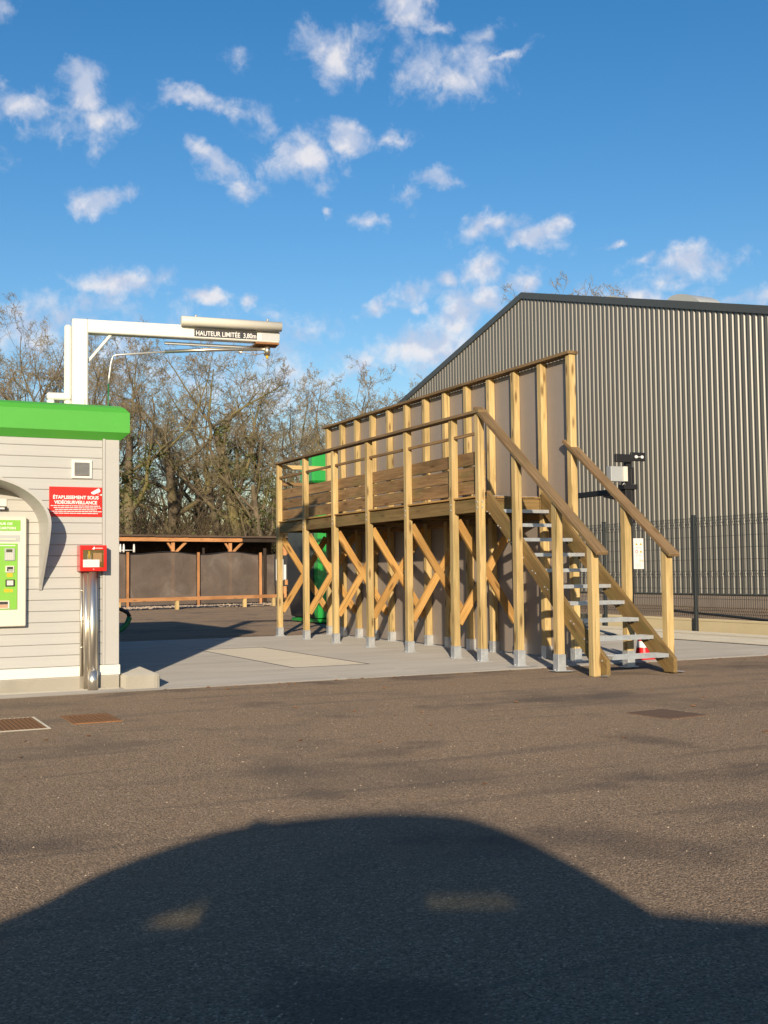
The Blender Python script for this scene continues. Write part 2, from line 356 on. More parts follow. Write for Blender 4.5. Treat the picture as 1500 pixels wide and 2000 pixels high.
def tube(name,pts,rs,mat,parent=None,n=10,smooth=True,local=False):
    V,Fc=tube_geo(pts,rs,n); o0=Vector(pts[0]); W=Matrix.Translation(o0)
    if local: W=WM[parent]@W
    o=mesh_obj(name,[v-o0 for v in V],Fc,mat,parent,W)
    if smooth:
        me=o.data; me.polygons.foreach_set('use_smooth',[len(p.vertices)==4 for p in me.polygons])
    return o
def prism(name,poly,axis,a,b,mat,parent=None,bev=0,local=False):
    """poly: 2D outline, extruded along axis from a to b"""
    def m(p,t):
        if axis=='x': return Vector((t,p[0],p[1]))
        if axis=='y': return Vector((p[0],t,p[1]))
        return Vector((p[0],p[1],t))
    n=len(poly); V=[m(p,a) for p in poly]+[m(p,b) for p in poly]
    c=sum(V,Vector())/len(V); V=[v-c for v in V]
    bm=bmesh.new(); vs=[bm.verts.new(v) for v in V]
    bm.faces.new(vs[:n][::-1]); bm.faces.new(vs[n:])
    for i in range(n): bm.faces.new((vs[i],vs[(i+1)%n],vs[n+(i+1)%n],vs[n+i]))
    bmesh.ops.recalc_face_normals(bm,faces=bm.faces)
    if bev: bmesh.ops.bevel(bm,geom=list(bm.edges),offset=bev,segments=2,affect='EDGES')
    me=bpy.data.meshes.new(name); bm.to_mesh(me); bm.free(); me.materials.append(M[mat])
    W=Matrix.Translation(c)
    if local: W=WM[parent]@W
    o=bpy.data.objects.new(name,me); return link(o,parent,W)
def joined(name,parts,mat,parent=None,W=None,kind=None,smooth=False):
    V=[];Fc=[]
    for v,f in parts:
        k=len(V); V+=list(v); Fc+=[tuple(i+k for i in q) for q in f]
    o=mesh_obj(name,V,Fc,mat,parent,W,smooth)
    if kind: o['kind']=kind
    return o
def bxg(x0,x1,y0,y1,z0,z1):
    V=[(x,y,z) for x in (x0,x1) for y in (y0,y1) for z in (z0,z1)]
    return V,[(0,1,3,2),(4,6,7,5),(0,4,5,1),(2,3,7,6),(0,2,6,4),(1,5,7,3)]
def text(name,s,x,y,z,size,mat,parent,width=None,align='LEFT',depth=.001,rotz=0,bold=.0):
    cu=bpy.data.curves.new(name,'FONT'); cu.body=s; cu.size=size; cu.extrude=depth; cu.align_x=align; cu.offset=bold
    o=bpy.data.objects.new(name,cu); COL.objects.link(o)
    bpy.context.view_layer.update()
    me=bpy.data.meshes.new_from_object(o.evaluated_get(bpy.context.evaluated_depsgraph_get()))
    wdt=max(v.co.x for v in me.vertices)-min(v.co.x for v in me.vertices)
    bpy.data.objects.remove(o)
    sx=(width/wdt) if width else 1
    me.materials.clear(); me.materials.append(M[mat])
    o=bpy.data.objects.new(name,me)
    return link(o,parent,Matrix.Translation((x,y,z))@Matrix.Rotation(rotz,4,'Z')@Matrix.Rotation(PI/2,4,'X')@Matrix.Diagonal((sx,1,1,1)))

# ================================================================== ground
def sheet(name,x0,x1,y0,y1,z,mat,kind='structure',parent=None):
    return tag(mesh_obj(name,[(x0,y0,z),(x1,y0,z),(x1,y1,z),(x0,y1,z)],[(0,1,2,3)],mat,parent),kind=kind)
sheet('ground',-900,900,-900,900,-.06,'grass')
sheet('leaf_litter_ground',-60,110,41.5,115,-.03,'leafmould')
sheet('asphalt_yard',-60,24.4,-60,38.6,0,'asphalt')
# wash bay slab in cast panels
slab=bpy.data.objects.new('concrete_slab',None); link(slab,None,Matrix.Translation((4,15,0))); slab['kind']='structure'
xs=[-6,1.2,4.98,5.98,12.2]; ys=[11.03,12.62,16.45,19.35]
for i in range(4):
    for j in range(3):
        box('slab_panel',xs[i]+.006,xs[i+1]-.006,ys[j]+.006,ys[j+1]-.006,-.05,.012,'slab2' if (i==2 and j==1) else 'slab',slab,bev=.004)
for x in xs[2:4]: box('joint_sealant',x-.009,x+.009,12.62,16.45,.011,.0145,'blackprint',slab,bev=0)
for y in ys[1:3]:
    for i in (2,): box('joint_sealant',xs[i]+.012,xs[i+1]-.012,y-.009,y+.009,.011,.0145,'blackprint',slab,bev=0)
box('joint_sealant',12.205,12.262,5,21,-.02,.016,'blackprint',slab,bev=0)
g=bpy.data.objects.new('gutter_strip',None); link(g,None,Matrix.Translation((12.9,12,0))); g['kind']='structure'
for k in range(14): box('kerb_slab',12.27,13.2,4+1.25*k+.006,5.25+1.25*k-.006,-.05,.03,'conc',g,bev=.006)
for k in range(9): box('channel_slab',13.23,13.62,4+2*k+.006,6+2*k-.006,-.05,.055,'conc',g,bev=.006)
gr=[]
rr=random.Random(5)
for i in range(2600):
    t=rr.random(); x=8.2+t*8.5; y=38.55+(x-9.36)*.276-.9+rr.random()*1.5; s=.02+.05*rr.random(); z=rr.random()*.03
    a=rr.random()*6; V=[(x+s*math.cos(a+k*2.1),y+s*math.sin(a+k*2.1),z) for k in range(3)]+[(x,y,z+s)]
    gr.append((V,[(0,1,3),(1,2,3),(2,0,3)]))
tag(joined('gravel_strip',gr,'gravel'),kind='stuff')
mesh_obj('gravel_bed',[(6,37.2,.006),(18,40.2,.006),(18,42.5,.006),(6,42.5,.006)],[(0,1,2,3)],'gravel')['kind']='structure'
# little stones lying on the asphalt
pb=[]
rr=random.Random(8)
for i in range(700):
    d=2.6+rr.random()**1.3*9; a=YAW+rr.uniform(-.36,.36); x=d*math.sin(a); y=d*math.cos(a); s=rr.uniform(.0025,.007)
    q=rr.random()*6; V=[(x+s*math.cos(q+k*2.1),y+s*math.sin(q+k*2.1),0) for k in range(3)]+[(x+s*.2,y,s*.8)]
    pb.append((V,[(0,1,3),(1,2,3),(2,0,3)]))
tag(joined('loose_grit',pb,'gravel'),kind='stuff')
lv=[];rr=random.Random(12)
for i in range(150):
    if rr.random()<.5: x=rr.uniform(2.9,13); y=11.0-abs(rr.gauss(0,.12)); z=.004
    else: x=rr.uniform(-2,12); y=rr.uniform(5,10.8); z=.004
    s_=rr.uniform(.012,.03); a=rr.random()*6; p=[(x+s_*math.cos(a),y+s_*math.sin(a),z),(x+s_*.5*math.cos(a+1.7),y+s_*.5*math.sin(a+1.7),z+s_*.4),(x-s_*math.cos(a),y-s_*math.sin(a),z+.003),(x-s_*.5*math.cos(a+1.7),y-s_*.5*math.sin(a+1.7),z+s_*.2)]
    lv.append((p,[(0,1,2,3)]))
tag(joined('fallen_leaves',lv,'rust'),kind='stuff')
# ================================================================== kiosk
KY=11.4; KX0=-3.2; KX1=2.62; KB=17.2
kiosk=thing('payment_kiosk',(0,KY+2,0),'pale grey boarded wash kiosk with a bright green roof edge at far left','kiosk')
box('foundation',KX0-.1,KX1+.0,KY-.03,KB,-.02,.14,'conc',kiosk,bev=.008)
box('footing',KX0-.1,2.60,KY-.13,KY-.032,-.02,.022,'conc',kiosk,bev=.006)
box('wall',KX0+.03,KX1-.03,KY+.022,KB-.02,.14,2.52,'plinth',kiosk,bev=0)
zz=.246; pitch=.1088
sid_profile=None
while zz<2.47:
    h=min(pitch-.0025,2.505-zz)
    prism('siding_board',[(KY+.03,zz),(KY+.002,zz),(KY-.003,zz+.006),(KY+.001,zz+h),(KY+.03,zz+h)],'x',KX0+.1,2.449,'siding',kiosk)
    zz+=pitch
box('corner_trim',2.452,KX1,KY-.012,KY+.2,.245,2.515,'trim',kiosk,bev=.004)
box('trim_bead',2.452,2.478,KY-.022,KY-.012,.245,2.51,'trim',kiosk,bev=.004)
box('corner_trim',KX0,KX0+.12,KY-.012,KY+.2,.245,2.515,'trim',kiosk,bev=.004)
box('side_wall',KX1-.028,KX1-.004,KY+.2,KB,.245,2.5,'siding',kiosk,bev=0)
box('base_trim',KX0-.01,KX1+.01,KY-.022,KY+.3,.142,.243,'white',kiosk,bev=.004)
# green roof edge: mitred ring profile
def ring(name,prof,x0,x1,y0,y1,mat,parent):
    V=[];Fc=[];n=len(prof)
    for (p,z) in prof:
        V+= [(x0-p,y0-p,z),(x1+p,y0-p,z),(x1+p,y1+p,z),(x0-p,y1+p,z)]
    for i in range(n-1):
        for k in range(4):
            a=i*4+k;b=i*4+(k+1)%4; Fc.append((a,b,b+4,a+4))
    Fc.append((0,3,2,1)); m=(n-1)*4; Fc.append((m,m+1,m+2,m+3))
    return mesh_obj(name,V,Fc,mat,parent)
ring('roof_fascia',[(.005,2.497),(.088,2.573),(.088,2.775),(.045,2.825),(.0,2.852)],KX0,KX1,KY,KB,'green',kiosk)
# wall vent
v=box('wall_vent',2.145,2.345,KY-.022,KY-.002,2.105,2.29,'white',kiosk,bev=.004)
box('vent_core',2.172,2.318,KY-.026,KY-.0222,2.13,2.263,'dark',v,bev=0)
for k in range(11): beam('louvre',(2.174,KY-.031,2.14+k*.0115),(2.316,KY-.031,2.14+k*.0115),.008,.004,'alu',v,bev=0,up=(0,.6,.8))
# hood over the terminal: tapered arch sheet
def hood():
    cx=1.18; hw=.655; zt=1.60; H=.44
    path=[]
    for k in range(14): t=k/13; path.append((cx+hw,1.0+t*(zt-1.0)))
    for k in range(1,30):
        a=PI*k/30; path.append((cx+hw*math.cos(a),zt+H*math.sin(a)))
    for k in range(14): t=k/13; path.append((cx-hw,zt-t*(zt-1.0)))
    V=[];Fc=[];n=len(path)
    for i,(x,z) in enumerate(path):
        s=min(1,max(0,(z-1.0)/.78)); d=.02+.46*math.sin(s*PI/2)**1.15
        nx=(x-cx); nz=max(0,z-zt); L=math.hypot(nx,nz) or 1
        ox,oz=nx/L*.028,nz/L*.028
        flare=.02*s
        V+=[(x,KY+.0,z),(x+nx/L*flare,KY-d,z+nz/L*flare),(x+ox+nx/L*flare,KY-d,z+oz+nz/L*flare),(x+ox,KY+.0,z+oz)]
    for i in range(n-1):
        for k in range(4):
            a=i*4+k;b=i*4+(k+1)%4; Fc.append((a,a+4,b+4,b))
    Fc.append((0,1,2,3)); Fc.append(tuple(x+(n-1)*4 for x in (3,2,1,0)))
    o=mesh_obj('terminal_hood',V,Fc,'trim',kiosk)
    me=o.data; me.update(); bm=bmesh.new(); bm.from_mesh(me); bmesh.ops.recalc_face_normals(bm,faces=bm.faces); bm.to_mesh(me); bm.free()
hood()
box('wall_lamp_plate',1.33,1.53,KY-.012,KY-.001,1.815,1.885,'white',kiosk,bev=.002)
wl=box('small_fitting',1.30,1.53,KY-.05,KY-.002,1.775,1.808,'black',kiosk,bev=.003)
box('lamp_tube',1.30,1.505,KY-.056,KY-.0502,1.783,1.80,'signwhite',wl,bev=.002)
# low concrete wedge beside the kiosk
tag(prism('concrete_block',[(2.64,11.16),(2.93,11.14),(2.985,11.19),(3.06,12.30),(3.02,12.37),(2.72,11.76),(2.64,11.6)],'z',-.02,.142,'conc',bev=.012),
    'low wedge-shaped pale concrete block at the foot of the kiosk corner','kerb block')
# ------------------------------------------------------------------ red video surveillance sign
sg=box('surveillance_sign',1.93,2.447,KY-.012,KY-.004,1.722,2.018,'signred',bev=.002); tag(sg,'red metal surveillance notice with white lettering on the kiosk wall','sign')
text('lettering','ÉTABLISSEMENT SOUS',2.188,KY-.0135,1.898,.046,'signwhite',sg,width=.445,align='CENTER',bold=.0016)
text('lettering','VIDÉOSURVEILLANCE',2.188,KY-.0135,1.848,.046,'signwhite',sg,width=.42,align='CENTER',bold=.0016)
rr=random.Random(3)
for r_,(a,b) in enumerate([(1.945,2.425),(1.972,2.435),(1.985,2.395),(1.94,2.442),(1.97,2.405)]):
    ps=[]; x=a
    while x<b:
        w_=rr.uniform(.014,.05); ps.append(bxg(x,min(x+w_,b),KY-.0142,KY-.0122,1.8255-r_*.0185,1.8325-r_*.0185)); x+=w_+.005
    joined('small_print',ps,'signwhite',sg)
def cam_icon():
    V=[];Fc=[]
    def q(pts):
        k=len(V); V.extend([(x,KY-.0137,z) for x,z in pts]); Fc.append(tuple(range(k,k+len(pts))))
    q([(2.335,1.966),(2.342,1.952),(2.365,1.946),(2.425,1.972),(2.43,1.985),(2.418,2.006),(2.408,2.008)])
    q([(2.405,1.958),(2.412,1.944),(2.425,1.944),(2.445,1.955),(2.445,1.935),(2.425,1.94),(2.40,1.952)])
    mesh_obj('camera_icon',V,Fc,'signwhite',sg)
cam_icon()
# ------------------------------------------------------------------ payment terminal
tm=thing('payment_terminal',(1.2,KY-.06,1.2),'cream framed vending terminal with a lime green front under the kiosk hood','ticket machine')
TY=KY-.085
box('frame',.70,1.705,TY,KY-.002,.655,1.712,'offwhite',tm,bev=.008)
hp=box('header_panel',.76,1.648,TY-.005,TY-.0005,1.575,1.678,'lime',tm,bev=0)
text('lettering','DISTRIBUTEUR DE',1.574,TY-.0062,1.632,.030,'signwhite',hp,width=.31,align='RIGHT',bold=.0008)
text('lettering','CARTOKI',1.606,TY-.0062,1.590,.030,'signwhite',hp,width=.155,align='RIGHT',bold=.0008)
box('slot_recess',.78,1.645,TY-.004,TY-.0005,1.468,1.533,'alu',tm,bev=0)
box('slot_bar',.80,1.61,TY-.012,TY-.0045,1.486,1.50,'offwhite',tm,bev=.002)
fp=box('front_panel',.80,1.622,TY-.008,TY-.0005,.818,1.452,'lime',tm,bev=.002)
box('header_print',1.2,1.60,TY-.0095,TY-.0082,1.428,1.436,'signwhite',fp,bev=0)
kp=box('keypad',1.50,1.597,TY-.02,TY-.0085,1.287,1.405,'alu',tm,bev=.003)
box('display',1.515,1.572,TY-.022,TY-.0202,1.368,1.396,'darkscreen',kp,bev=0)
for i in range(4):
    for j in range(4): box('key',1.513+i*.018,1.525+i*.018,TY-.0235,TY-.0202,1.298+j*.0165,1.309+j*.0165,'offwhite',kp,bev=.001)
cs=box('card_reader',1.51,1.592,TY-.02,TY-.0085,1.172,1.238,'offwhite',tm,bev=.003)
box('slot',1.524,1.58,TY-.0215,TY-.0202,1.184,1.228,'dark',cs,bev=0)
box('reader_lip',1.535,1.58,TY-.028,TY-.0217,1.188,1.204,'alu',cs,bev=.002)
box('sticker',1.525,1.576,TY-.010,TY-.0083,1.131,1.165,'yellow',tm,bev=0)
nr=box('contactless_reader',1.512,1.596,TY-.02,TY-.0085,1.04,1.106,'black',tm,bev=.004)
box('reader_face',1.523,1.583,TY-.022,TY-.0202,1.05,1.097,'glassy',nr,bev=.002)
box('sticker',1.50,1.548,TY-.010,TY-.0083,.985,1.017,'yellow',tm,bev=0); box('sticker',1.553,1.58,TY-.010,TY-.0083,.985,1.012,'yellow',tm,bev=0)
tr_=box('dispensing_tray',.95,1.55,TY-.014,TY-.0085,.828,.905,'offwhite',tm,bev=.004)
box('tray_opening',.97,1.535,TY-.0155,TY-.0142,.868,.895,'dark',tr_,bev=0); box('tray_plate',.97,1.535,TY-.0155,TY-.0142,.836,.866,'copper',tr_,bev=0)
# ------------------------------------------------------------------ red emergency cabinet on the stainless column
eb=thing('emergency_cabinet',(2.33,11.3,1.3),'small red cabinet with a glass front on the kiosk wall, above the steel pipes','cabinet')
EY=11.24
for nm,a in (('side_panel',(2.20,2.212,EY,KY-.014,1.178,1.434)),('side_panel',(2.447,2.459,EY,KY-.014,1.178,1.434)),('top_panel',(2.2125,2.4465,EY+.001,KY-.014,1.421,1.433)),('bottom_panel',(2.2125,2.4465,EY+.001,KY-.014,1.179,1.191))):
    box(nm,*a,'red',eb,bev=.002)
box('back_panel',2.213,2.446,KY-.03,KY-.015,1.192,1.42,'alu',eb,bev=0)
dr=thing('door',(0,0,0),None,None); bpy.data.objects.remove(dr)
def frame4(name,x0,x1,z0,z1,t,b,y0,y1,mat,parent):
    joined(name,[bxg(x0,x0+t,y0,y1,z0,z1),bxg(x1-t,x1,y0,y1,z0,z1),bxg(x0+t,x1-t,y0,y1,z0,z0+b),bxg(x0+t,x1-t,y0,y1,z1-t*1.7,z1)],mat,parent)
frame4('door_frame',2.201,2.458,1.179,1.433,.026,.036,EY-.014,EY-.001,'red',eb)
box('glass_pane',2.228,2.431,EY-.009,EY-.006,1.216,1.388,'clear',eb,bev=0)
pb_=tube('stop_handle',[(2.295,EY+.02,1.378),(2.296,EY+.018,1.34),(2.29,EY+.012,1.306)],[.011,.013,.010],'yellow',eb,n=8)
box('pipe_bracket',2.345,2.43,EY+.07,EY+.08,1.22,1.36,'copper',eb,bev=.002)
cd_=box('instruction_card',2.228,2.388,EY-.0115,EY-.0095,1.218,1.292,'paper',eb,bev=0)
joined('small_print',[bxg(2.25+.028*i,2.27+.028*i,EY-.0128,EY-.0118,1.266-.03*j,1.270-.03*j) for i in range(4) for j in range(2)],'alu',cd_)
mesh_obj('drop_logo',[(2.322,EY-.0155,1.393),(2.335,EY-.0155,1.391),(2.345,EY-.0155,1.402),(2.338,EY-.0155,1.422),(2.328,EY-.0155,1.41),(2.318,EY-.0155,1.402)],[tuple(range(6))],'signwhite',eb)
joined('logo_print',[bxg(2.348+i*.009,2.355+i*.009,EY-.0165,EY-.0145,1.401,1.408) for i in range(8)],'signwhite',eb)
tube('door_lock',[(2.33,EY-.02,1.198),(2.33,EY-.012,1.198)],.006,'alu',eb)
sc=thing('steel_downpipes',(2.32,11.3,0),'polished stainless pipes running from the red cabinet down to the ground','pipes')
box('back_channel',2.226,2.396,KY-.04,KY-.0235,.02,1.17,'steel',sc,bev=.004)
tube('pipe',[(2.285,KY-.085,.02),(2.272,KY-.085,1.172)],.030,'steel',sc,n=20)
tube('pipe',[(2.336,KY-.115,.03),(2.330,KY-.115,1.172)],.042,'steel',sc,n=24)
tube('pipe',[(2.388,KY-.06,.02),(2.386,KY-.06,1.172)],.013,'steel',sc,n=12)
tube('pipe',[(2.236,KY-.06,.15),(2.238,KY-.06,1.172)],.012,'steel',sc,n=12)
for z in (.42,.68,.98): tube('pipe_clip',[(2.236,KY-.06,z),(2.236,KY-.06,z+.018)],.017,'steel',sc,n=12)
tube('pipe_collar',[(2.336,KY-.115,.005),(2.336,KY-.115,.20)],.052,'steel',sc,n=24)
tube('collar_bolt',[(2.336,KY-.165,.215),(2.336,KY-.155,.215)],.009,'galv',sc)
# ------------------------------------------------------------------ height gantry with wash boom
gt=thing('height_gantry',(2.39,12.31,2.85),'white steel height-limit gantry arm standing on the kiosk roof','gantry',rot=rad(-8))
bL=dict(parent=gt,local=True)
box('mast',-.075,.095,-.08,.08,.0,1.06,'white',bev=.012,**bL)
box('mast',-.15,-.078,-.03,.09,.10,1.0,'white',bev=.02,**bL)
box('beam',-.07,2.21,-.07,.07,.915,1.06,'white',bev=.01,**bL)
beam('strut',(.09,0,.60),(.34,0,.918),.045,.03,'white',gt,bev=.004,local=True)
box('foot_bracket',-.33,-.08,-.05,.05,.175,.25,'white',bev=.015,**bL)
box('foot_bracket',-.33,-.255,-.05,.05,.0,.174,'white',bev=.01,**bL)
box('base_plate',-.12,.14,-.12,.12,-.01,.012,'white',bev=.003,**bL)
box('junction_box',-.02,.06,-.10,-.081,.10,.19,'white',bev=.004,**bL)
cyl=tube('light_housing',[(1.085,-.125,1.09),(1.10,-.125,1.09),(2.22,-.125,1.085)],[.050,.055,.055],'offwhite',gt,n=20,local=True)
for x in (1.25,2.06): tube('housing_bolt',[(x,-.125,1.14),(x,-.125,1.165)],.014,'alu',gt,n=8,local=True)
bp=box('text_band',1.24,1.95,-.0735,-.0705,.935,1.02,'blackprint',bev=0,**bL)
def loctext(s,x,z,size,width):
    o=text('lettering',s,0,0,0,size,'signwhite',gt,width=width,bold=.001)
    W=WM[gt]@Matrix.Translation((x,-.0755,z))@o.matrix_basis.__class__.Rotation(PI/2,4,'X')
    me=o.data; w_=max(v.co.x for v in me.vertices)-min(v.co.x for v in me.vertices)
    o.matrix_basis=WM[gt].inverted()@W@Matrix.Diagonal((width/w_,1,1,1))
loctext('HAUTEUR LIMITÉE  3,80m',1.255,.948,.075,.68)
box('end_plate',2.0,2.211,-.0745,-.0705,.935,1.03,'alu',bev=.001,**bL)
box('under_rail',.93,2.1,.085,.125,.865,.893,'alu',bev=.003,**bL)
box('pivot_plate',1.93,2.2,-.1,.1,.885,.905,'rust',bev=.003,**bL)
tube('pivot',[(2.08,0,.775),(2.08,0,.885)],.036,'steel',gt,n=14,local=True)
tube('pivot_nozzle',[(2.08,0,.735),(2.08,0,.775)],[.012,.02],'yellow',gt,n=8,local=True)
tube('boom',[(2.06,0,.85),(1.4,.12,.828),(.95,.2,.80)],.021,'steel',gt,n=10,local=True)
tube('boom',[(.97,.2,.80),(.42,.3,.755),(.385,.305,.74),(.365,.31,.66),(.345,.315,.5),(.34,.316,.43)],.012,'alu',gt,n=8,local=True)
tube('boom_bracket',[(2.06,0,.80),(1.95,.01,.78),(1.8,.02,.80),(1.72,.03,.82)],.005,'steel',gt,n=6,local=True)
tube('spray_hose',[(.34,.316,.43),(.337,.316,.2),(.335,.32,-.2)],.008,'ghose',gt,n=6,local=True)
# hose hung on the kiosk side
hz=thing('wash_hose',(3.6,16,.5),'black and green hose looping out beside the far side of the kiosk','hose')
tube('hose',[(KX1,16,.72),(3.0,16,.70),(3.5,16,.68),(3.72,16,.655),(3.80,16,.61),(3.83,16,.55)],.028,'rope',hz,n=8)
tube('hose_end',[(3.83,16,.55),(3.80,16,.47),(3.74,16,.40),(3.66,16,.35),(3.58,16,.33)],.038,'ghose',hz,n=8)
tube('hose_stand',[(3.05,16,.0),(3.05,16,.70)],.02,'rope',hz,n=8)
# ------------------------------------------------------------------ grates
def grate(x,y,sx,sy,rot,label,mat='rust',frame=True):
    t=thing('drain_grate',(x,y,0),label,'drain cover','iron covers in the asphalt',rot=rot)
    joined('frame',[bxg(-sx/2-.02,sx/2+.02,-sy/2-.02,-sy/2,-.01,.006),bxg(-sx/2-.02,sx/2+.02,sy/2,sy/2+.02,-.01,.006),bxg(-sx/2-.02,-sx/2,-sy/2,sy/2,-.01,.006),bxg(sx/2,sx/2+.02,-sy/2,sy/2,-.01,.006)],'conc' if frame else mat,t,WM[t].copy())
    joined('pan',[bxg(-sx/2,sx/2,-sy/2,sy/2,.0005,.001)],'dark',t,WM[t].copy())
    n=int(sx/.034)
    for i in range(n): box('bar',-sx/2+(i+.15)*sx/n,-sx/2+(i+.85)*sx/n,-sy/2+.003,sy/2-.003,.0015,.007,mat,t,bev=.001,local=True)
grate(1.16,9.05,.62,.74,0,'rusty slotted drain grate with a pale frame, nearest the left edge of the yard')
grate(1.87,9.10,.33,.52,0,'rust-brown iron cover in the asphalt in front of the steel pipes',frame=False)
M['rustf']=plain('worn_iron',(.17,.10,.062),.9,var=.3,scale=14,bmp=.3)
grate(5.87,6.98,.36,.44,.1,'worn rust-brown iron cover sunk in the asphalt before the stairs',mat='rustf',frame=False)
# ================================================================== timber wash platform
PXF=7.3; PW_=.092; PXW=8.27
tp=thing('wash_platform',(7.8,15,0),'tall timber washing platform with a panelled wall, raised walkway and metal-treaded stairs','platform')
def shoe(x0,y0,parent,h=.17,mat='galv'):
    a=.006
    box('post_shoe',x0-a,x0+PW_+a,y0-a,y0+PW_+a,.012,h,mat,parent,bev=.003)
    joined('shoe_plate',[bxg(x0-.045,x0+PW_+.045,y0-.02,y0+PW_+.02,.012,.02)],'galv',parent)
    joined('bolt',[bxg(x0-.035,x0-.02,y0+.03,y0+.045,.0205,.035),bxg(x0+PW_+.02,x0+PW_+.035,y0+.03,y0+.045,.0205,.035),bxg(x0+.02,x0+.032,y0-a-.007,y0-a,.07,.082),bxg(x0+.06,x0+.072,y0-a-.007,y0-a,.11,.122)],'alu',parent)
def post(x0,y0,z0,z1,sh=.17):
    o=beam('post',(x0+PW_/2,y0+PW_/2,z0),(x0+PW_/2,y0+PW_/2,z1),PW_,PW_,'post',tp,bev=.006,up=(1,0,0))
    if sh: shoe(x0,y0,o,sh)
    return o
fy=[19.21,17.94,16.69,15.395,14.108,12.80]   # near faces of the front posts
for y in fy: post(PXF,y,.16,3.13)
post(PXF,12.13,.16,3.13)
DY0=12.13; DY1=19.30
wy=[11.505+.6388*k for k in range(13)]       # near faces of wall posts
for y in wy: post(PXW,y,.16,3.84)
# wall panels and cap
for k in range(12): box('wall_panel',PXW+PW_+.004,PXW+PW_+.024,wy[k]+.05,wy[k+1]+.044,.03 if k else .03,3.83,'panel',tp,bev=.001)
beam('wall_cap',(PXW+.04,11.48,3.862),(PXW+.04,19.34,3.862),.15,.04,'rail',tp)
for k in range(12): box('wall_nogging',PXW+.02,PXW+.075,wy[k]+PW_+.002,wy[k+1]-.002,1.80,1.88,'board',tp)
# handrails
beam('handrail',(PXF+.04,12.07,3.15),(PXF+.04,15.7,3.15),.14,.038,'rail',tp)
beam('handrail',(PXF+.04,15.703,3.15),(PXF+.04,19.33,3.15),.14,.038,'rail',tp)
yy=[19.21,17.94,16.69,15.395,14.108,12.80,12.13]
for k in range(6): beam('mid_rail',(PXF+.045,yy[k+1]+PW_,2.885),(PXF+.045,yy[k],2.885),.03,.04,'board',tp)
beam('end_rail',(PXF+PW_,19.25,3.09),(PXW,19.25,3.09),.03,.075,'post',tp); beam('end_rail',(PXF+PW_,19.25,2.78),(PXW+.09,19.25,2.78),.03,.06,'board',tp)
# toe boards, three high, along the inner faces of the posts
rr=random.Random(2)
for k in range(3):
    z0=2.125+.187*k; ysb=[12.15,14.15,16.73,19.28]
    for j in range(3): 
        zo=rr.uniform(-.006,.006)
        box('toe_board',PXF+PW_+.001,PXF+PW_+.029,ysb[j]+.002,ysb[j+1]-.002,z0+zo,z0+.168+zo,'board',tp,bev=.004)
for y in fy+[12.13]:
    joined('bolt',[bxg(PXF-.008,PXF+.001,y+.035,y+.055,z,z+.02) for z in (1.93,2.0)]+[bxg(PXF+.036,PXF+.056,y-.008,y+.001,z,z+.02) for z in (1.93,2.0)],'galv',tp)
# deck
for k in range(6):
    x0=PXF+PW_+.035+.141*k
    for j in range(2): box('deck_board',x0,min(x0+.133,PXW-.004),DY0+j*3.6+.002,DY0+(j+1)*3.59,2.062,2.088,'board',tp,bev=.003)
for k in range(6): box('deck_edge',PXF+.012,PXF+PW_+.0295,yy[k+1]+PW_+.002,yy[k]-.002,2.070,2.092,'brace',tp,bev=.003)
for k in range(6): box('rim_joist',PXF+.03,PXF+.075,yy[k+1]+PW_+.001,yy[k]-.001,1.885,2.052,'string',tp,bev=.004)
box('rim_joist',PXW-.05,PXW-.004,DY0,DY1,1.885,2.055,'string',tp)
for y in fy+[12.13]: box('cross_joist',PXF+PW_+.001,PXW-.051,y+.02,y+.07,1.89,2.056,'string',tp)
for k in range(12): box('infill_joist',PXF+PW_+.03,PXW-.051,DY0+.3+.6*k,DY0+.345+.6*k,1.93,2.056,'board',tp) if k else None
# cross bracing under the deck at each front post
for y in fy:
    yc=y+PW_/2
    beam('brace',(PXF+PW_,yc,1.80),(PXW+.005,yc,.46),.055,.105,'brace',tp)
    m=((PXF+PW_+PXW)/2,yc,1.13)
    beam('brace',(PXF+PW_,yc,.46),(m[0]-.02,yc,1.13-.03),.05,.105,'brace',tp)
    beam('brace',(m[0]+.02,yc,1.13+.03),(PXW,yc,1.80),.05,.105,'brace',tp)
# stairs
sy=[11.29,10.475,9.826]
tread_z=[.22+.1875*k for k in range(11)]
sl_=.1875/.247
def rz(y): return 3.165-(12.15-y)*.758
for i,y in enumerate(sy):
    h=rz(y+.05)-.03
    post(PXF,y,.0 if i==2 else .16,h,0 if i==2 else .20)
beam('stair_handrail',(PXF+.05,12.2,rz(12.2)),(PXF+.05,9.70,rz(9.70)),.145,.042,'rail',tp)
beam('stair_handrail',(PXW+.05,11.66,rz(11.66)-.03),(PXW+.05,9.70,rz(9.70)-.02),.145,.042,'rail',tp)
post(PXW,10.48,.16,rz(10.53)-.05,.20); post(PXW,9.78,.0,rz(9.83)-.05,0)
def stringer(x0,x1,ytop,yb):
    # sloping plank with a plumb-cut foot
    th=.115
    def zc(y): return .22+(y-9.70)*sl_-.015
    th=.125; pts=[(ytop,zc(ytop)+th),(ytop,zc(ytop)-th),(yb+.145,.016),(yb,.016),(yb,.17)]
    o=prism('stringer',pts,'x',x0,x1,'string',tp,bev=.003)
    d=Vector((0,1,sl_)).normalized(); zz_=Vector((0,-sl_,1)).normalized(); yy_=zz_.cross(d)
    Rm=Matrix(((d.x,yy_.x,zz_.x),(d.y,yy_.y,zz_.y),(d.z,yy_.z,zz_.z))).to_4x4()
    o.data.transform(Rm.inverted()); o.matrix_basis=o.matrix_basis@Rm
stringer(PXF+PW_+.003,PXF+PW_+.053,12.10,9.73); stringer(PXW-.058,PXW-.006,12.10,9.63)
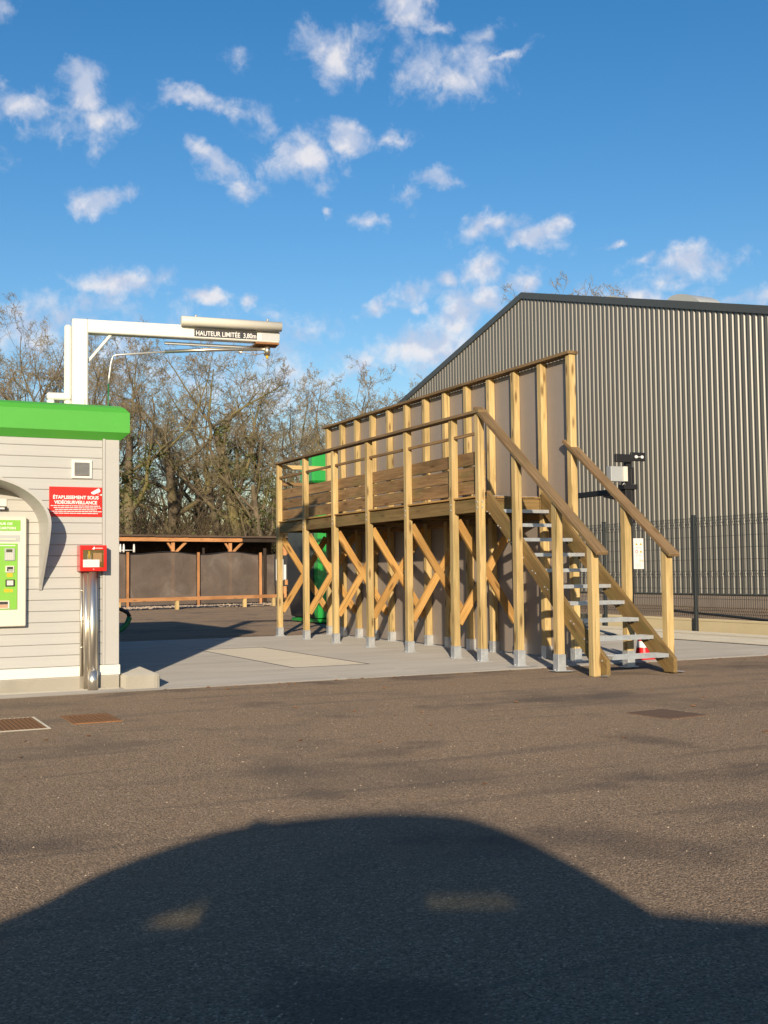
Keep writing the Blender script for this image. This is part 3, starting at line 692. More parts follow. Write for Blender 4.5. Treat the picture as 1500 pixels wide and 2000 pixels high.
for k,z in enumerate(tread_z):
    y=9.70+.247*k
    x0=PXF+PW_+.056; x1=PXW-.062
    t=joined('stair_tread',[bxg(x0,x1,y,y+.014,z-.042,z),bxg(x0,x1,y+.20,y+.212,z-.03,z-.001),bxg(x0,x0+.006,y+.012,y+.20,z-.04,z-.001),bxg(x1-.006,x1,y+.012,y+.20,z-.04,z-.001)]+
        [bxg(x0+.03+i*.034,x0+.034+i*.034,y+.012,y+.20,z-.025,z-.001) for i in range(22)]+[bxg(x0+.006,x1-.006,y+.05+.05*j,y+.055+.05*j,z-.006,z-.0005) for j in range(3)],'galv',tp)
    joined('bolt',[bxg(x1-.012,x1+.001,y+.06,y+.08,z-.06,z-.042),bxg(x1-.012,x1+.001,y+.14,y+.16,z-.06,z-.042)],'galv',t)
    joined('bolt',[bxg(PXF+PW_-.006,PXF+PW_+.0025,y+.10,y+.115,z-.06,z-.045),bxg(PXF+PW_-.006,PXF+PW_+.0025,y+.16,y+.175,z-.03,z-.015)],'galv',t)
# mortar spilt round the stair shoes
for (x,y,r) in ((7.34,11.25,.2),(7.37,10.5,.17),(8.35,9.75,.12),(7.35,9.72,.08)):
    rr=random.Random(int(x*1000)); n=22
    V=[(x,y,.0165)]+[(x+r*rr.uniform(.5,1.2)*math.cos(2*PI*k/n),y+r*rr.uniform(.4,.9)*math.sin(2*PI*k/n),.016) for k in range(n)]
    o=mesh_obj('spilt_mortar',V,[(0,1+k,1+(k+1)%n) for k in range(n)],'mortar'); o['kind']='structure'
# ------------------------------------------------------------------ traffic cone behind the stairs
cn=thing('traffic_cone',(9.19,11.35,0),'red and white traffic cone standing behind the stair foot','cone')
def coneband(z0,z1,mat,name='band'):
    f=lambda z: .10-(z-.03)*.165
    V,Fc=tube_geo([(9.19,11.35,z0),(9.19,11.35,z1)],[f(z0),f(z1)],20); mesh_obj(name,V,Fc,mat,cn)
coneband(.045,.16,'red','cone_body'); coneband(.161,.24,'signwhite'); coneband(.241,.33,'red','cone_body'); coneband(.331,.40,'signwhite'); coneband(.401,.50,'red','cone_body')
prism('base',[(9.06,11.22),(9.32,11.22),(9.32,11.48),(9.06,11.48)],'z',.013,.044,'red',cn,bev=.01)
# ------------------------------------------------------------------ black post with jib, box and notice
bp=thing('jib_post',(11.6,14.6,0),'black steel post with a swinging arm and floodlight bar behind the stairs','post')
box('column',11.52,11.64,14.56,14.68,0,2.78,'black',bp,bev=.006)
box('column',11.655,11.72,14.58,14.66,1.9,2.8,'black',bp,bev=.006)
box('jib_arm',11.54,11.62,14.69,18.4,2.38,2.47,'black',bp,bev=.006)
beam('arm_brace',(11.58,14.69,2.27),(11.58,15.2,2.375),.05,.05,'black',bp)
box('collar',11.48,11.74,14.53,14.71,2.44,2.52,'black',bp,bev=.004)
box('floodlight_bar',11.30,11.62,14.50,14.56,2.87,3.0,'black',bp,bev=.01)
fl=box('floodlight_bar',11.62,11.90,14.52,14.57,2.90,3.04,'black',bp,bev=.01)
for x in (11.70,11.82): tube('lamp_head',[(x,14.515,2.965),(x,14.49,2.965)],[.028,.024],'signwhite',fl,n=12)
tube('lamp_wire',[(11.70,14.505,2.965),(11.82,14.505,2.965)],.006,'signwhite',fl,n=6)
box('mount_neck',11.56,11.66,14.57,14.66,2.78,2.88,'black',bp,bev=.004)
box('control_box',11.19,11.50,14.50,14.62,2.555,2.80,'alu',bp,bev=.006); box('box_lid',11.43,11.512,14.485,14.499,2.56,2.80,'offwhite',bp,bev=.003)
tube('cable_clamp',[(11.44,14.54,2.50),(11.47,14.53,2.54),(11.50,14.54,2.49)],.008,'alu',bp,n=6)
tube('cable_clamp',[(11.63,14.55,2.49),(11.66,14.54,2.52),(11.69,14.55,2.49)],.008,'alu',bp,n=6)
nt=box('warning_notice',11.64,11.84,14.545,14.555,1.15,1.645,'paper',bev=.001); tag(nt,'tall narrow white notice with yellow warning triangles, on the black post behind the stairs','sign')
def tri(x,z,s): 
    mesh_obj('warning_triangle',[(x-s,14.5435,z-s*.8),(x+s,14.5435,z-s*.8),(x,14.5435,z+s*.9)],[(0,1,2)],'yellow',nt)
    mesh_obj('triangle_mark',[(x-s*.3,14.5425,z-s*.5),(x+s*.3,14.5425,z-s*.5),(x,14.5425,z+s*.4)],[(0,1,2)],'blackprint',nt)
for x,z,s in ((11.70,1.555,.024),(11.785,1.555,.024),(11.785,1.435,.026),(11.765,1.285,.016),(11.81,1.285,.016)): tri(x,z,s)
V=[];Fc=[]
for k in range(24):
    a=2*PI*k/24; V+=[(11.70+.026*math.cos(a),14.5435,1.43+.026*math.sin(a)),(11.70+.018*math.cos(a),14.5435,1.43+.018*math.sin(a))]
for k in range(24): a=2*k;b=2*((k+1)%24); Fc.append((a,b,b+1,a+1))
mesh_obj('prohibition_ring',V,Fc,'signred',nt)
rr=random.Random(4)
joined('small_print',[bxg(x,x+.05,14.5425,14.544,z,z+.004) for z in (1.61,1.50,1.49,1.38,1.37,1.36,1.31,1.24,1.225,1.21,1.195,1.18) for x in (11.675,11.735)],'alu',nt)
# ------------------------------------------------------------------ right boundary: precast wall panels and wire fence
FX=13.68
rf=thing('wire_fence',(FX,16,0),'dark grey welded wire fence with square posts along the right of the yard','fence')
lw=thing('low_wall',(FX+.05,16,0),'low tan precast concrete wall under the wire fence','wall')
py=[12.84,15.42,18.0,20.6,23.2,10.26,7.7]
for y in py: box('fence_post',FX-.03,FX+.03,y-.03,y+.03,.0,2.075,'fence',rf,bev=.004); box('post_cap',FX-.034,FX+.034,y-.034,y+.034,2.0755,2.09,'fence',rf,bev=.003)
pys=sorted(py)
for a,b in zip(pys[:-1],pys[1:]):
    g=[];r=.003
    def off(z):
        for zc in (1.93,1.05,.42):
            if abs(z-zc)<.05: return -.03*(1-abs(z-zc)/.05)
        return 0
    zs=[.30,.37,.42,.47,1.0,1.05,1.10,1.88,1.93,1.98,2.05]
    n=int((b-a-.08)/.05)
    for i in range(n+1):
        y=a+.04+i*(b-a-.08)/n
        for z0,z1 in zip(zs[:-1],zs[1:]):
            x0=FX+.035+off(z0);x1=FX+.035+off(z1)
            V=[(x0-r,y-r,z0),(x0+r,y-r,z0),(x0+r,y+r,z0),(x0-r,y+r,z0),(x1-r,y-r,z1),(x1+r,y-r,z1),(x1+r,y+r,z1),(x1-r,y+r,z1)]
            g.append((V,[(0,1,5,4),(1,2,6,5),(2,3,7,6),(3,0,4,7)]))
    for z in (.37,.42,.47,.62,.80,1.0,1.05,1.10,1.3,1.5,1.7,1.88,1.93,1.98,2.03): x=FX+.028+off(z); g.append(bxg(x-.003,x+.003,a+.04,b-.04,z-.003,z+.003))
    joined('wire_panel',g,'fence',rf)
    box('wall_panel',FX+.04,FX+.09,a+.004,b-.004,.0,.225,'tanconc',lw,bev=.006)
    box('coping',FX+.032,FX+.105,a+.004,b-.004,.2255,.268,'tanconc',lw,bev=.006)
hb=tube('black_cable',[(20.8,24.5,.03),(20.0,22.8,.03),(19.07,20.4,.03),(17.96,18.0,.03),(17.2,15.8,.03)],.03,'rope'); tag(hb,'black hose lying on the asphalt beyond the wire fence','hose')
# ------------------------------------------------------------------ shed
SX=24.5; RY=37.1; RZ=12.1; SL=.262
sh=thing('metal_shed',(SX,37,0),'large taupe ribbed metal shed with a gabled end, on the right','building')
YA,YB=9.0,62.0
top=lambda y: RZ-abs(y-RY)*SL-.02
box('plinth',SX+.03,SX+.3,YA,YB,-.05,.36,'plinth',sh,bev=0)
box('base_flashing',SX-.03,SX+.28,YA,YB,.361,.40,'cladtrim',sh,bev=0)
prof=[(0,0),(.066,0),(.092,-.032),(.212,-.032),(.236,0)]; pit=.24
n=int((YB-YA)/(pit*4))
for s in range(n):
    y0=YA+s*pit*4; pts=[]
    for q in range(4): pts+=[(y0+q*pit+a,SX+x) for a,x in prof]
    pts.append((y0+4*pit,SX))
    if y0<RY<y0+4*pit:
        pts=[p for p in pts]; 
    V=[];Fc=[]
    for (y,x) in pts: V+=[(x,y,.385),(x,y,top(y))]
    for i in range(len(pts)-1): Fc.append((2*i+2,2*i,2*i+1,2*i+3))
    mesh_obj('cladding_sheet',V,Fc,'clad',sh)
def trimprism(ya,yb):
    za,zb=RZ-abs(ya-RY)*SL,RZ-abs(yb-RY)*SL
    V=[];
    for x in (SX-.09,SX+.05):
        V+=[(x,ya,za-.16),(x,yb,zb-.16),(x,yb,zb+.09),(x,ya,za+.09)]
    mesh_obj('verge_trim',V,[(3,2,1,0),(4,5,6,7),(0,1,5,4),(2,3,7,6),(0,4,7,3),(1,2,6,5)],'cladtrim',sh)
trimprism(YA,RY); trimprism(RY,YB)
for ya,yb in ((YA,RY),(RY,YB)):
    za,zb=RZ-abs(ya-RY)*SL+.06,RZ-abs(yb-RY)*SL+.06
    mesh_obj('roof_slope',[(SX+.05,ya,za),(SX+.05,yb,zb),(SX+36,yb,zb),(SX+36,ya,za),(SX+.05,ya,za-.12),(SX+.05,yb,zb-.12),(SX+36,yb,zb-.12),(SX+36,ya,za-.12)],[(0,3,2,1),(4,5,6,7),(0,1,5,4),(1,2,6,5),(2,3,7,6),(3,0,4,7)],'roofmetal',sh)
box('side_wall',SX+.3,SX+36,YA,YA+.2,0,top(YA)-.1,'clad',sh,bev=0); box('side_wall',SX+.3,SX+36,YB-.2,YB,0,top(YB)-.1,'clad',sh,bev=0)
for (x,y,wd) in ((28.5,32.4,1.9),(33,30.6,1.9),(28.2,36.2,1.1)):
    z0=RZ-abs(y-RY)*SL-.0; V=[];n=14;h=.42 if wd>1.2 else .2
    for xx in (x,x+1.1):
        for k in range(n+1):
            a=PI*k/n; V.append((xx,y+wd/2*math.cos(a),z0+.16+h*math.sin(a)-(wd/2*math.cos(a))*-SL*1))
    Fc=[(k,k+1,k+n+2,k+n+1) for k in range(n)]+[tuple(range(n+1))[::-1],tuple(range(n+1,2*n+2))]
    mesh_obj('roof_light',V,Fc,'dome',sh)
# ------------------------------------------------------------------ roll-over wash machine behind the platform
wm=thing('vehicle_washer',(10.6,24.4,0),'tall green and anthracite roll-over vehicle washer behind the far end of the platform','car wash')
prism('front_cover',[(9.9,.14),(9.82,.6),(9.80,1.4),(9.84,2.9),(9.9,3.2),(10.05,3.2),(10.05,.14)],'y',23.85,25.2,'mdark',wm,bev=.02)
box('column',10.06,11.0,23.75,25.2,.12,3.21,'mdark',wm,bev=.02)
box('head',9.86,11.0,23.7,24.5,3.22,3.90,'mgreen',wm,bev=.05)
box('foot',9.95,11.0,23.68,25.3,.02,.118,'mgreen',wm,bev=.02)
box('column_cover',10.24,10.5,23.62,23.749,.35,2.5,'mdark',wm,bev=.02)
box('column_stripe',9.93,10.22,23.60,23.84,.13,2.60,'mgreen',wm,bev=.01)
for y in (23.9,25.0): tube('wheel',[(9.96,y,.1),(10.06,y,.1)],.10,'rope',wm,n=16)
# ------------------------------------------------------------------ back fence: net on timber posts
A=Vector((7.6,38.75,0)); B=Vector((15.6,40.95,0)); Lf=(B-A).length; U=(B-A).normalized()
def at(s,z=0,o=0): p=A+U*s; nn=Vector((U.y,-U.x,0)); return Vector((p.x,p.y,z))+nn*o
nf=thing('net_fence',tuple(at(Lf/2)),'brown windbreak net stretched between orange timber posts at the back of the yard','fence')
def sat(px): return px
posts=[1.75,4.62,7.38]
bounds=[0]+posts+[Lf]
for a,b in zip(bounds[:-1],bounds[1:]):
    V=[];Fc=[];nx=14;nz=8
    for i in range(nx+1):
        for k in range(nz+1):
            s=a+.02+(b-a-.04)*i/nx; z=.10+(1.93+.05*math.sin(s*2.3)-.10)*k/nz
            o=.04*math.sin(s*3.1+k*.9)*math.sin(PI*i/nx); V.append(at(s,z,o-.05))
    for i in range(nx):
        for k in range(nz): q=i*(nz+1)+k; Fc.append((q,q+nz+1,q+nz+2,q+1))
    mesh_obj('net_panel',V,Fc,'net',nf,smooth=True)
for s in posts: beam('fence_post',at(s,0,.06),at(s,1.98,.06),.11,.05,'redwood',nf,up=U)
beam('dark_post',at(7.62,0,.0),at(7.62,2.15,.0),.09,.09,'darkwood',nf,up=U); beam('dark_post',at(4.95,0,-.12),at(4.95,2.15,-.12),.07,.07,'darkwood',nf,up=U)
tube('net_cord',[at(s,1.95+.05*math.sin(s*2.3),-.05) for s in np.linspace(0,Lf-.4,24)],.022,'rope',nf,n=6)
# trip rail
r0=Vector((7.9,36.0,0)); r1=Vector((14.6,38.6,0)); 
tr=thing('trip_rail',tuple((r0+r1)/2),'low horizontal timber rail on short posts in front of the net fence','rail')
beam('rail',(r0.x,r0.y,.36),(r1.x,r1.y,.36),.10,.12,'redwood',tr)
for t in (.06,.38,.79,.98): p=r0.lerp(r1,t); beam('leg',(p.x,p.y+.02,0),(p.x,p.y+.02,.30),.12,.12,'post',tr,up=(1,0,0))
# gate area: notices seen between platform posts
nb=thing('notice_board',(15.2,39.4,0),'pinned white papers on a dark board beside the net fence','notice board')
box('board',14.85,15.6,39.45,39.5,.7,1.85,'mdark',nb); box('leg',14.9,14.97,39.51,39.57,0,1.9,'darkwood',nb); box('leg',15.5,15.57,39.51,39.57,0,1.9,'darkwood',nb)
for a in ((14.9,15.19,.92,1.70),(15.21,15.30,.95,1.5),(15.40,15.5,1.05,1.72)): box('paper_sheet',a[0],a[1],39.43,39.445,a[2],a[3],'paper',nb,bev=0)
box('red_poster',15.25,15.38,39.43,39.445,.75,.94,'redwood',nb,bev=0)
# ------------------------------------------------------------------ open shelter
st=thing('open_shelter',(13,46,0),'long low open shelter with a brown tiled roof and orange fascia behind the net fence','shelter')
S0=Vector((4.5,44.6,0)); S1=Vector((19.5,47.6,0)); SU=(S1-S0).normalized(); SN=Vector((SU.y,-SU.x,0)); SL_=(S1-S0).length
def sa(s,z=0,o=0): p=S0+SU*s; return Vector((p.x,p.y,z))+SN*o
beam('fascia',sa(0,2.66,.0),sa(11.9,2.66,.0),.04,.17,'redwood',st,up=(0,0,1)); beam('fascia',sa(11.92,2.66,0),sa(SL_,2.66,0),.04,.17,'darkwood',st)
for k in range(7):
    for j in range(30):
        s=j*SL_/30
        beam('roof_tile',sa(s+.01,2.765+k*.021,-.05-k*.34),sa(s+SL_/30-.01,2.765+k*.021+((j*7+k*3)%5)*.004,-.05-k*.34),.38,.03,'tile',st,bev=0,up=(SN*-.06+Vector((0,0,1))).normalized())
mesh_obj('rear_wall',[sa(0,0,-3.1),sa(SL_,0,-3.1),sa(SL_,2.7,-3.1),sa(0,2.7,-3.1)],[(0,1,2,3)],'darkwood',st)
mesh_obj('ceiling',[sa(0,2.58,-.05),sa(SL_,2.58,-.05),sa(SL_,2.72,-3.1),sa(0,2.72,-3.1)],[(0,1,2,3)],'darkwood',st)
for s in (2.0,5.2,8.65,11.4,14.2):
    beam('pillar',sa(s,0,-.2),sa(s,2.56,-.2),.14,.14,'redwood',st,up=(1,0,0)); beam('bracket',sa(s,2.0,-.2),sa(s+.62,2.56,-.2),.08,.1,'redwood',st); beam('bracket',sa(s,2.2,-.2),sa(s-.26,2.56,-.2),.07,.08,'redwood',st)
for s in (5.65,6.25,6.4,6.85): 
    o=tube('small_fitting',[sa(s,2.12,-.1),sa(s,2.3,-.1),sa(s,2.45,-.1)],[.05,.045,.03],'signwhite',st,n=8)  # small white tubes standing for spray lances, no lamps here
tube('lance_rail',[sa(6.3,2.2,-.1),sa(6.9,2.2,-.1)],.015,'signwhite',st,n=6)

# ================================================================== trees
def rot_about(d,ang,az):
    a=Vector((0,0,1)) if abs(d.z)<.9 else Vector((1,0,0))
    s=d.cross(a).normalized(); t=d.cross(s)
    return (d*math.cos(ang)+(s*math.cos(az)+t*math.sin(az))*math.sin(ang)).normalized()
def grow(seed,H=13,trunk_h=.30,spread=1.0,nch=(7,7,6,6,4)):
    R=random.Random(seed); thick=[];thin=[];
    def rec(p,d,L,r,lev):
        nseg=(6,7,6,5,4,2)[lev]; pts=[p.copy()]; rs=[r]; dd=d.copy(); nodes=[]
        for i in range(nseg):
            j=(.12,.30,.42,.48,.50,.4)[lev]
            dd=rot_about(dd,abs(R.gauss(0,j)),R.random()*6.283)
            if lev in (1,2): dd=(dd+Vector((0,0,.11))).normalized()
            if lev>=3: dd=(dd+Vector((0,0,.09))).normalized()
            p=p+dd*(L/nseg); t=(i+1)/nseg
            rs.append(max(.0065,r*(1-t*(.55 if lev==0 else .78)))); pts.append(p.copy()); nodes.append((p.copy(),dd.copy(),rs[-1],t))
        (thick if lev<=2 else thin).append((pts,rs,6 if lev==0 else 5 if lev==1 else 4 if lev==2 else 3))
        if lev<5 and lev<len(nch):
            n=nch[lev]
            for c_ in range(n):
                t=(.36+.64*(c_+R.random()*.6)/n) if lev==0 else (.30+.70*(c_+R.random())/n)
                k=min(nseg-1,int(t*nseg)); q,dq,rq,_=nodes[k]
                base=pts[k]+(pts[k+1]-pts[k])*min(1,(t*nseg-k)) if k+1<len(pts) else q
                ang=(R.uniform(.45,1.0)*spread if lev==0 and c_<n-2 else R.uniform(.15,.5)) if lev==0 else R.uniform(.45,1.05)
                nd=rot_about(dq,ang,R.random()*6.283 if lev else c_*2.4+R.random())
                if lev==0: nl=H*(.50 if c_<n-2 else .48)*R.uniform(.8,1.1)*(1-.25*(t-.35)) 
                else: nl=L*(.55,.50,.52,.50)[lev-1]*R.uniform(.7,1.2)*(1.1-.5*t)
                rec(base,nd,nl,rq*(R.uniform(.42,.62) if lev==0 else R.uniform(.5,.75)),lev+1)
    rec(Vector((0,0,-.1)),Vector((R.uniform(-.05,.05),R.uniform(-.05,.05),1)).normalized(),H*.60,H*.025,0)
    return thick,thin
def fast_tubes(paths):
    Vs=[];Fs=[];k=0
    groups={}
    for pts,rs,n in paths: groups.setdefault((len(pts),n),[]).append((pts,rs))
    for (m,n),lst in groups.items():
        Pn=np.array([[tuple(p) for p in pts] for pts,_ in lst]); Rn=np.array([rs for _,rs in lst])
        d=np.empty_like(Pn); d[:,1:-1]=Pn[:,2:]-Pn[:,:-2]; d[:,0]=Pn[:,1]-Pn[:,0]; d[:,-1]=Pn[:,-1]-Pn[:,-2]
        d/=np.linalg.norm(d,axis=2,keepdims=True)+1e-9
        a=np.zeros_like(d); a[...,0]=.3; a[...,1]=.9; a[...,2]=.1
        s=np.cross(d,a); s/=np.linalg.norm(s,axis=2,keepdims=True)+1e-9; t=np.cross(d,s)
        an=np.arange(n)*2*PI/n
        V=Pn[:,:,None,:]+Rn[:,:,None,None]*(s[:,:,None,:]*np.cos(an)[None,None,:,None]+t[:,:,None,:]*np.sin(an)[None,None,:,None])
        B_=len(lst); idx=np.arange(B_*m*n).reshape(B_,m,n)+k
        q=np.stack([idx[:,:-1,:],np.roll(idx,-1,2)[:,:-1,:],np.roll(idx,-1,2)[:,1:,:],idx[:,1:,:]],-1).reshape(-1,4)
        Vs.append(V.reshape(-1,3)); Fs.append(q); k+=B_*m*n
    return np.concatenate(Vs),np.concatenate(Fs)
def npmesh(name,V,Fq,mat):
    me=bpy.data.meshes.new(name); me.vertices.add(len(V)); me.vertices.foreach_set('co',V.astype(np.float32).ravel())
    k=Fq.shape[1]; me.loops.add(Fq.size); me.loops.foreach_set('vertex_index',Fq.astype(np.int32).ravel())
    me.polygons.add(len(Fq)); me.polygons.foreach_set('loop_start',np.arange(len(Fq),dtype=np.int32)*k)
    me.materials.append(M[mat]); me.update(calc_edges=True); return me
def leaves(centres,n,spread,size,seed):
    R=np.random.RandomState(seed); C_=np.array(centres); c=C_[R.randint(len(C_),size=n)]+R.normal(0,spread,(n,3))
    a=R.normal(0,1,(n,3)); a/=np.linalg.norm(a,axis=1,keepdims=True); b=np.cross(a,R.normal(0,1,(n,3))); b/=np.linalg.norm(b,axis=1,keepdims=True)
    s=size*R.uniform(.6,1.3,(n,1)); V=np.stack([c-a*s,c+b*s*.7,c+a*s,c-b*s*.7],1).reshape(-1,3)
    return V,np.arange(4*n).reshape(-1,4)
protos=[]
for i,(seed,sp,nch) in enumerate([(11,1.2,(7,7,6,6,4)),(23,1.35,(8,6,6,6,4)),(37,1.1,(7,7,6,6,4)),(58,1.25,(7,7,6,6,4)),(71,1.05,(8,6,6,6,4))]):
    th,tn=grow(seed,13,spread=sp,nch=nch)
    V,Fq=fast_tubes(th); tm_=npmesh('trunk',V,Fq,'bark'); V,Fq=fast_tubes(tn); cm_=npmesh('crown',V,Fq,'twig')
    zmax=max(v for v in (V[:,2].max(),))
    cen=[tuple(p) for pts,rs,n in th if rs[0]>.07 for p in pts for _ in range(1)]
    lo=[p for p in cen if p[2]<8]
    V,Fq=leaves([p for p in lo if p[0]**2+p[1]**2<3],2600,.16,.06,seed); im=npmesh('ivy',V,Fq,'ivy'); protos.append((tm_,cm_,im,zmax))
TR=[(8.5,60.5,14.8,0,0,.4,'tall bare oak behind the kiosk roof, farthest left of those in view'),
(10.4,64.0,14.4,2,0,1.9,'bare oak right behind the kiosk, between two others left of the gantry mast'),
(11.8,56.6,13.6,4,0,3.3,'dark-stemmed bare oak rising just left of the white gantry mast'),
(12.4,52.4,12.4,1,1,5.1,'ivy-covered oak immediately right of the kiosk, at the left end of the shelter'),
(16.6,58.7,13.6,3,0,.9,'wide bare oak under the gantry boom, right of the ivy-covered one'),
(20.4,63.5,13.4,0,0,2.7,'bare oak standing behind the middle of the shelter roof'),
(18.6,53.3,12.6,2,1,4.0,'mossy broad oak directly behind the orange shelter fascia'),
(18.9,50.4,9.8,4,1,1.2,'leaning ivy-clad oak near the far left corner of the timber platform'),
(23.3,55.4,12.2,1,1,.2,'ivy-clad oak behind the left end of the platform wall'),
(26.5,57.2,11.8,3,0,2.2,'slimmer bare oak seen over the left part of the platform wall'),
(30.2,60.9,11.6,2,0,3.7,'last bare oak before the shed, over the platform wall'),
(13.3,73.7,13.0,3,0,4.4,'pale far oak in the second row behind the kiosk corner'),
(18.3,71.2,13.0,4,0,5.6,'far oak in the second row under the end of the gantry beam'),
(23.4,77.6,14.4,1,0,.7,'distant bare oak in the second row right of the gantry end'),
(28.0,70.9,12.4,0,0,1.5,'distant bare oak in the second row above the platform rail'),
(32.2,73.3,12.4,2,0,2.9,'distant bare oak in the second row near the red tile ridge'),
(42.9,79.2,18.2,3,0,3.1,'bare treetop showing over the left slope of the shed roof'),
(59.0,82.4,28.4,0,0,.6,'bare treetop showing just right of the shed ridge'),
(64.1,79.9,26.4,4,0,2.0,'low bare treetop showing behind the shed roof lights'),
(3.5,66,14.0,1,0,2.5,None),(14.8,66,11.5,1,0,3.9,'background oak filling the gap right of the kiosk corner'),(21.8,70,12.0,3,1,.3,'background oak with green ivy behind the shelter centre'),
(25.5,66,11.5,4,0,4.6,'background oak behind the platform wall corner'),(35.5,68,11.2,1,0,5.4,'background oak half hidden by the wall cap near the shed')]
TR=[t for t in TR if t[6]]
TR[15]=TR[15][:6]+('distant bare oak in the second row, low beside the left shed slope',)
for (x,y,h,k,iv,rz_,lab) in TR:
    tm_,cm_,im,zm=protos[k]
    e=bpy.data.objects.new('oak_tree',None); e.empty_display_size=.5
    Wt=Matrix.Translation((x,y,-.05))@Matrix.Rotation(rz_,4,'Z')@Matrix.Diagonal((1.12*h/zm,1.12*h/zm,1.05*h/zm,1))
    link(e,None,Wt); tag(e,lab,'tree','bare trees behind the yard')
    for nm,me in (('trunk',tm_),('crown',cm_))+((('ivy',im),) if iv else ()):
        link(bpy.data.objects.new(nm,me),e,Wt)
# dark thicket under the trees
R=random.Random(99); paths=[]
for i in range(8500):
    s=R.random(); x=5+s*36; y=50+R.random()*18; hh=R.uniform(1.5,5.2)*(1 if R.random()<.8 else 1.3)
    p=Vector((x,y,0)); d=Vector((R.gauss(0,.35),R.gauss(0,.35),1)).normalized(); pts=[p]; 
    for k in range(4):
        d=rot_about(d,abs(R.gauss(0,.35)),R.random()*6.28); pts.append(pts[-1]+d*hh/4)
    paths.append((pts,[.02,.016,.012,.009,.006],3))
    for q in range(4):
        b=pts[1+q%3]; d2=rot_about(d,R.uniform(.5,1.2),R.random()*6.28); paths.append(([b,b+d2*.5,b+d2*.9+Vector((0,0,.2))],[.012,.008,.005],3))
V,Fq=fast_tubes(paths); o=bpy.data.objects.new('undergrowth',npmesh('undergrowth',V,Fq,'darktwig')); link(o); tag(o,'dark tangled undergrowth beneath the oaks','undergrowth',kind='stuff')
cen=[(R.uniform(5,42),R.uniform(50,66),R.uniform(.2,2.6)) for _ in range(500)]
V,Fq=leaves(cen,26000,.45,.08,4); o=bpy.data.objects.new('bramble_leaves',npmesh('bramble',V,Fq,'ivy')); link(o); tag(o,'dull green bramble leaves low under the oaks','brambles',kind='stuff')
# far wood closing the view low down
hp=[]
for k in range(61):
    x=-60+k*4; hp.append((x,104+6*math.sin(k*.7),7.2+1.6*math.sin(k*1.9)+R.random()*1.2))
paths=[]
for i in range(12000):
    k=R.random()*60; j=int(k); a=hp[j]; x=a[0]+(k-j)*4; y=a[1]+R.uniform(-5,5); hh=a[2]*R.uniform(.5,1.15)
    p=Vector((x,y,0)); d=Vector((R.gauss(0,.15),R.gauss(0,.15),1)).normalized(); pts=[p,p+d*hh*.5,p+d*hh*.8+Vector((R.gauss(0,.4),0,0)),p+d*hh+Vector((R.gauss(0,.7),0,0))]
    paths.append((pts,[.07,.05,.035,.02],3))
    for q in range(4):
        b=pts[1+q%2]; d2=rot_about(d,R.uniform(.4,1.1),R.random()*6.28); paths.append(([b,b+d2*1.1,b+d2*2+Vector((0,0,.5))],[.03,.022,.012],3))
V,Fq=fast_tubes(paths); o=bpy.data.objects.new('far_wood',npmesh('far_wood',V,Fq,'darktwig')); link(o); tag(o,'far bare woodland closing the view behind the oaks','woodland',kind='stuff')

# ================================================================== the photographer's car (its shadow fills the foreground)
car=thing('parked_car',(0,0,0),'small dark blue hatchback whose rounded shadow falls across the foreground asphalt','car',rot=-YAW)
Y0,Y1=-.18,-1.60
low=[(-1.42,.3),(-1.42,.80),(-1.30,.955),(.86,.985),(1.28,.95),(1.9,.86),(2.15,.70),(2.18,.3)]
prism('body',low,'y',Y0,Y1,'carpaint',car,bev=.03,local=True)
up=[(-1.30,.955),(-1.18,1.04),(-1.09,1.14),(-.92,1.248),(-.72,1.34),(-.474,1.395),(-.2,1.425),(.02,1.435),(.22,1.425),(.357,1.398),(.46,1.35),(.55,1.29),(.70,1.165),(.86,.985)]
def cat(P_,n=5):
    out=[]
    for i in range(len(P_)-1):
        a=P_[max(i-1,0)];b=P_[i];c=P_[i+1];d=P_[min(i+2,len(P_)-1)]
        for k in range(n):
            t=k/n; out.append(tuple(.5*(2*b[j]+(c[j]-a[j])*t+(2*a[j]-5*b[j]+4*c[j]-d[j])*t*t+(3*b[j]-a[j]-3*c[j]+d[j])*t**3) for j in (0,1)))
    return out+[P_[-1]]
up=cat(up)
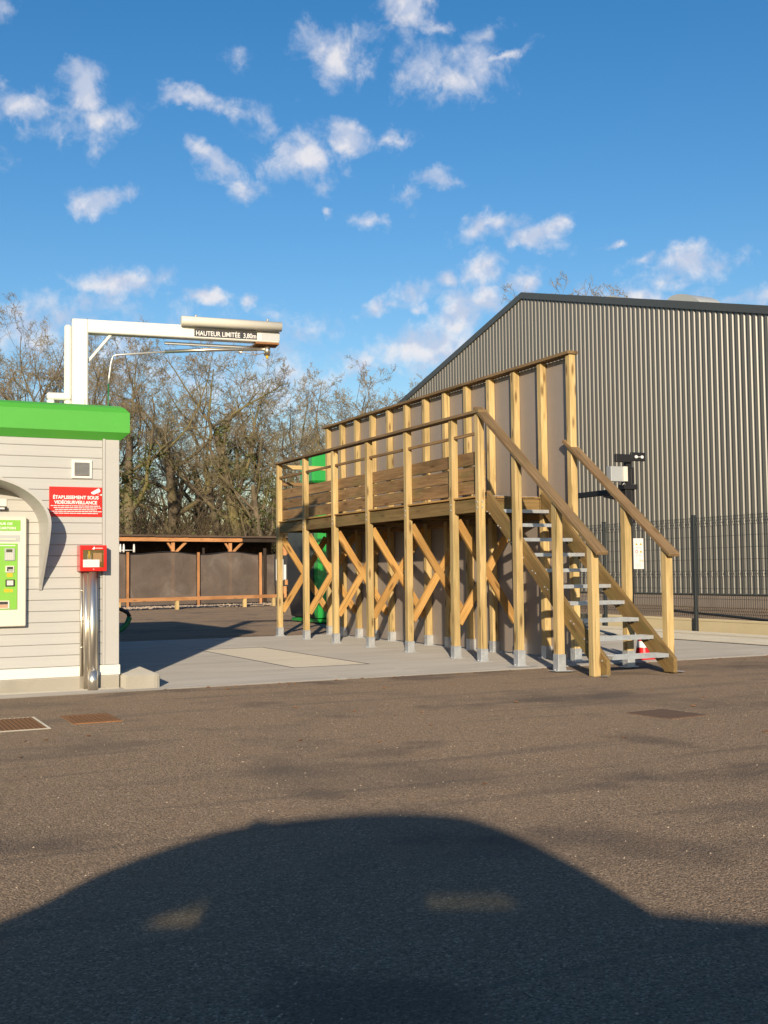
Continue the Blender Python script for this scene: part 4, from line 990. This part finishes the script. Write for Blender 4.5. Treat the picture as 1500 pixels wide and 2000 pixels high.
# roof shell and pillars follow the upper outline, leaning inwards with height
def inn(z): return .02+(z-1.0)*.55
V=[];Fc=[];n=len(up); c0=Vector((0,0,1.05))
inner=[(x*.93-.01,.985+(z-.985)*.90) for x,z in up]
for (x,z),(xi,zi) in zip(up,inner):
    V+=[(x,Y0-inn(z),z),(x,Y1+inn(z),z),(xi,Y0-inn(zi)-.02,zi),(xi,Y1+inn(zi)+.02,zi)]
for i in range(n-1):
    a=4*i;b=4*i+4; Fc+=[(a,b,b+1,a+1),(a+2,a+3,b+3,b+2),(a,a+2,b+2,b),(a+1,b+1,b+3,a+3)]
o=mesh_obj('roof_shell',V,Fc,'carpaint',car,WM[car].copy())
for yy_,sg_ in ((Y0,-1),(Y1,1)):
    for nm,a,b in (('window',-1.12,-.62),('window',-.52,.0),('window',.06,.76)):
        V=[];m=8
        for k in range(m+1):
            x=a+(b-a)*k/m; zt=np.interp(x,[p[0] for p in inner],[p[1] for p in inner]); zb=.99
            for z in (zb,max(zt+.03,zb+.01)): V.append((x,yy_+sg_*(inn(z)+.012),z))
        mesh_obj(nm,V,[(2*k,2*k+2,2*k+3,2*k+1) for k in range(m)],'tint',car,WM[car].copy())
    for x in (-.57,.03): beam('pillar',(x,yy_+sg_*inn(.985),.985),(x,yy_+sg_*inn(1.38),1.38),.05,.10,'carpaint',car,bev=0,up=(1,0,0),local=True)
for a,b,zt in ((-.62,-.05,1.34),(.42,.66,1.08),(-.05,.13,1.3),(-1.15,-1.0,1.06)):
    box('seat_occluder',a,b,-1.45,-.42,.5,zt,'interior',car,bev=.03,local=True)  # unseen seat blocks, sized to leave gaps for light through the windows
box('upper_occluder',.1,.46,-1.40,-1.32,1.328,1.40,'interior',car,bev=.005,local=True)  # unseen blocker added to cap the light patch at its far edge
box('sill_occluder',-.1,.75,-.25,-.205,.93,1.002,'interior',car,bev=.005,local=True)  # unseen blocker added to trim the near edge of the light patch
box('roof_occluder',-.55,.0,-1.4,-.62,1.2,1.29,'interior',car,bev=.02,local=True)  # unseen block under the roof, shaped to keep the cast shadow outline smooth
for x in (-.85,1.45):
    for y in (-.22,-1.68):
        wl_=tube('wheel',[(x,y-.09,.3),(x,y+.09,.3)],.3,'tyre',car,n=28,local=True)
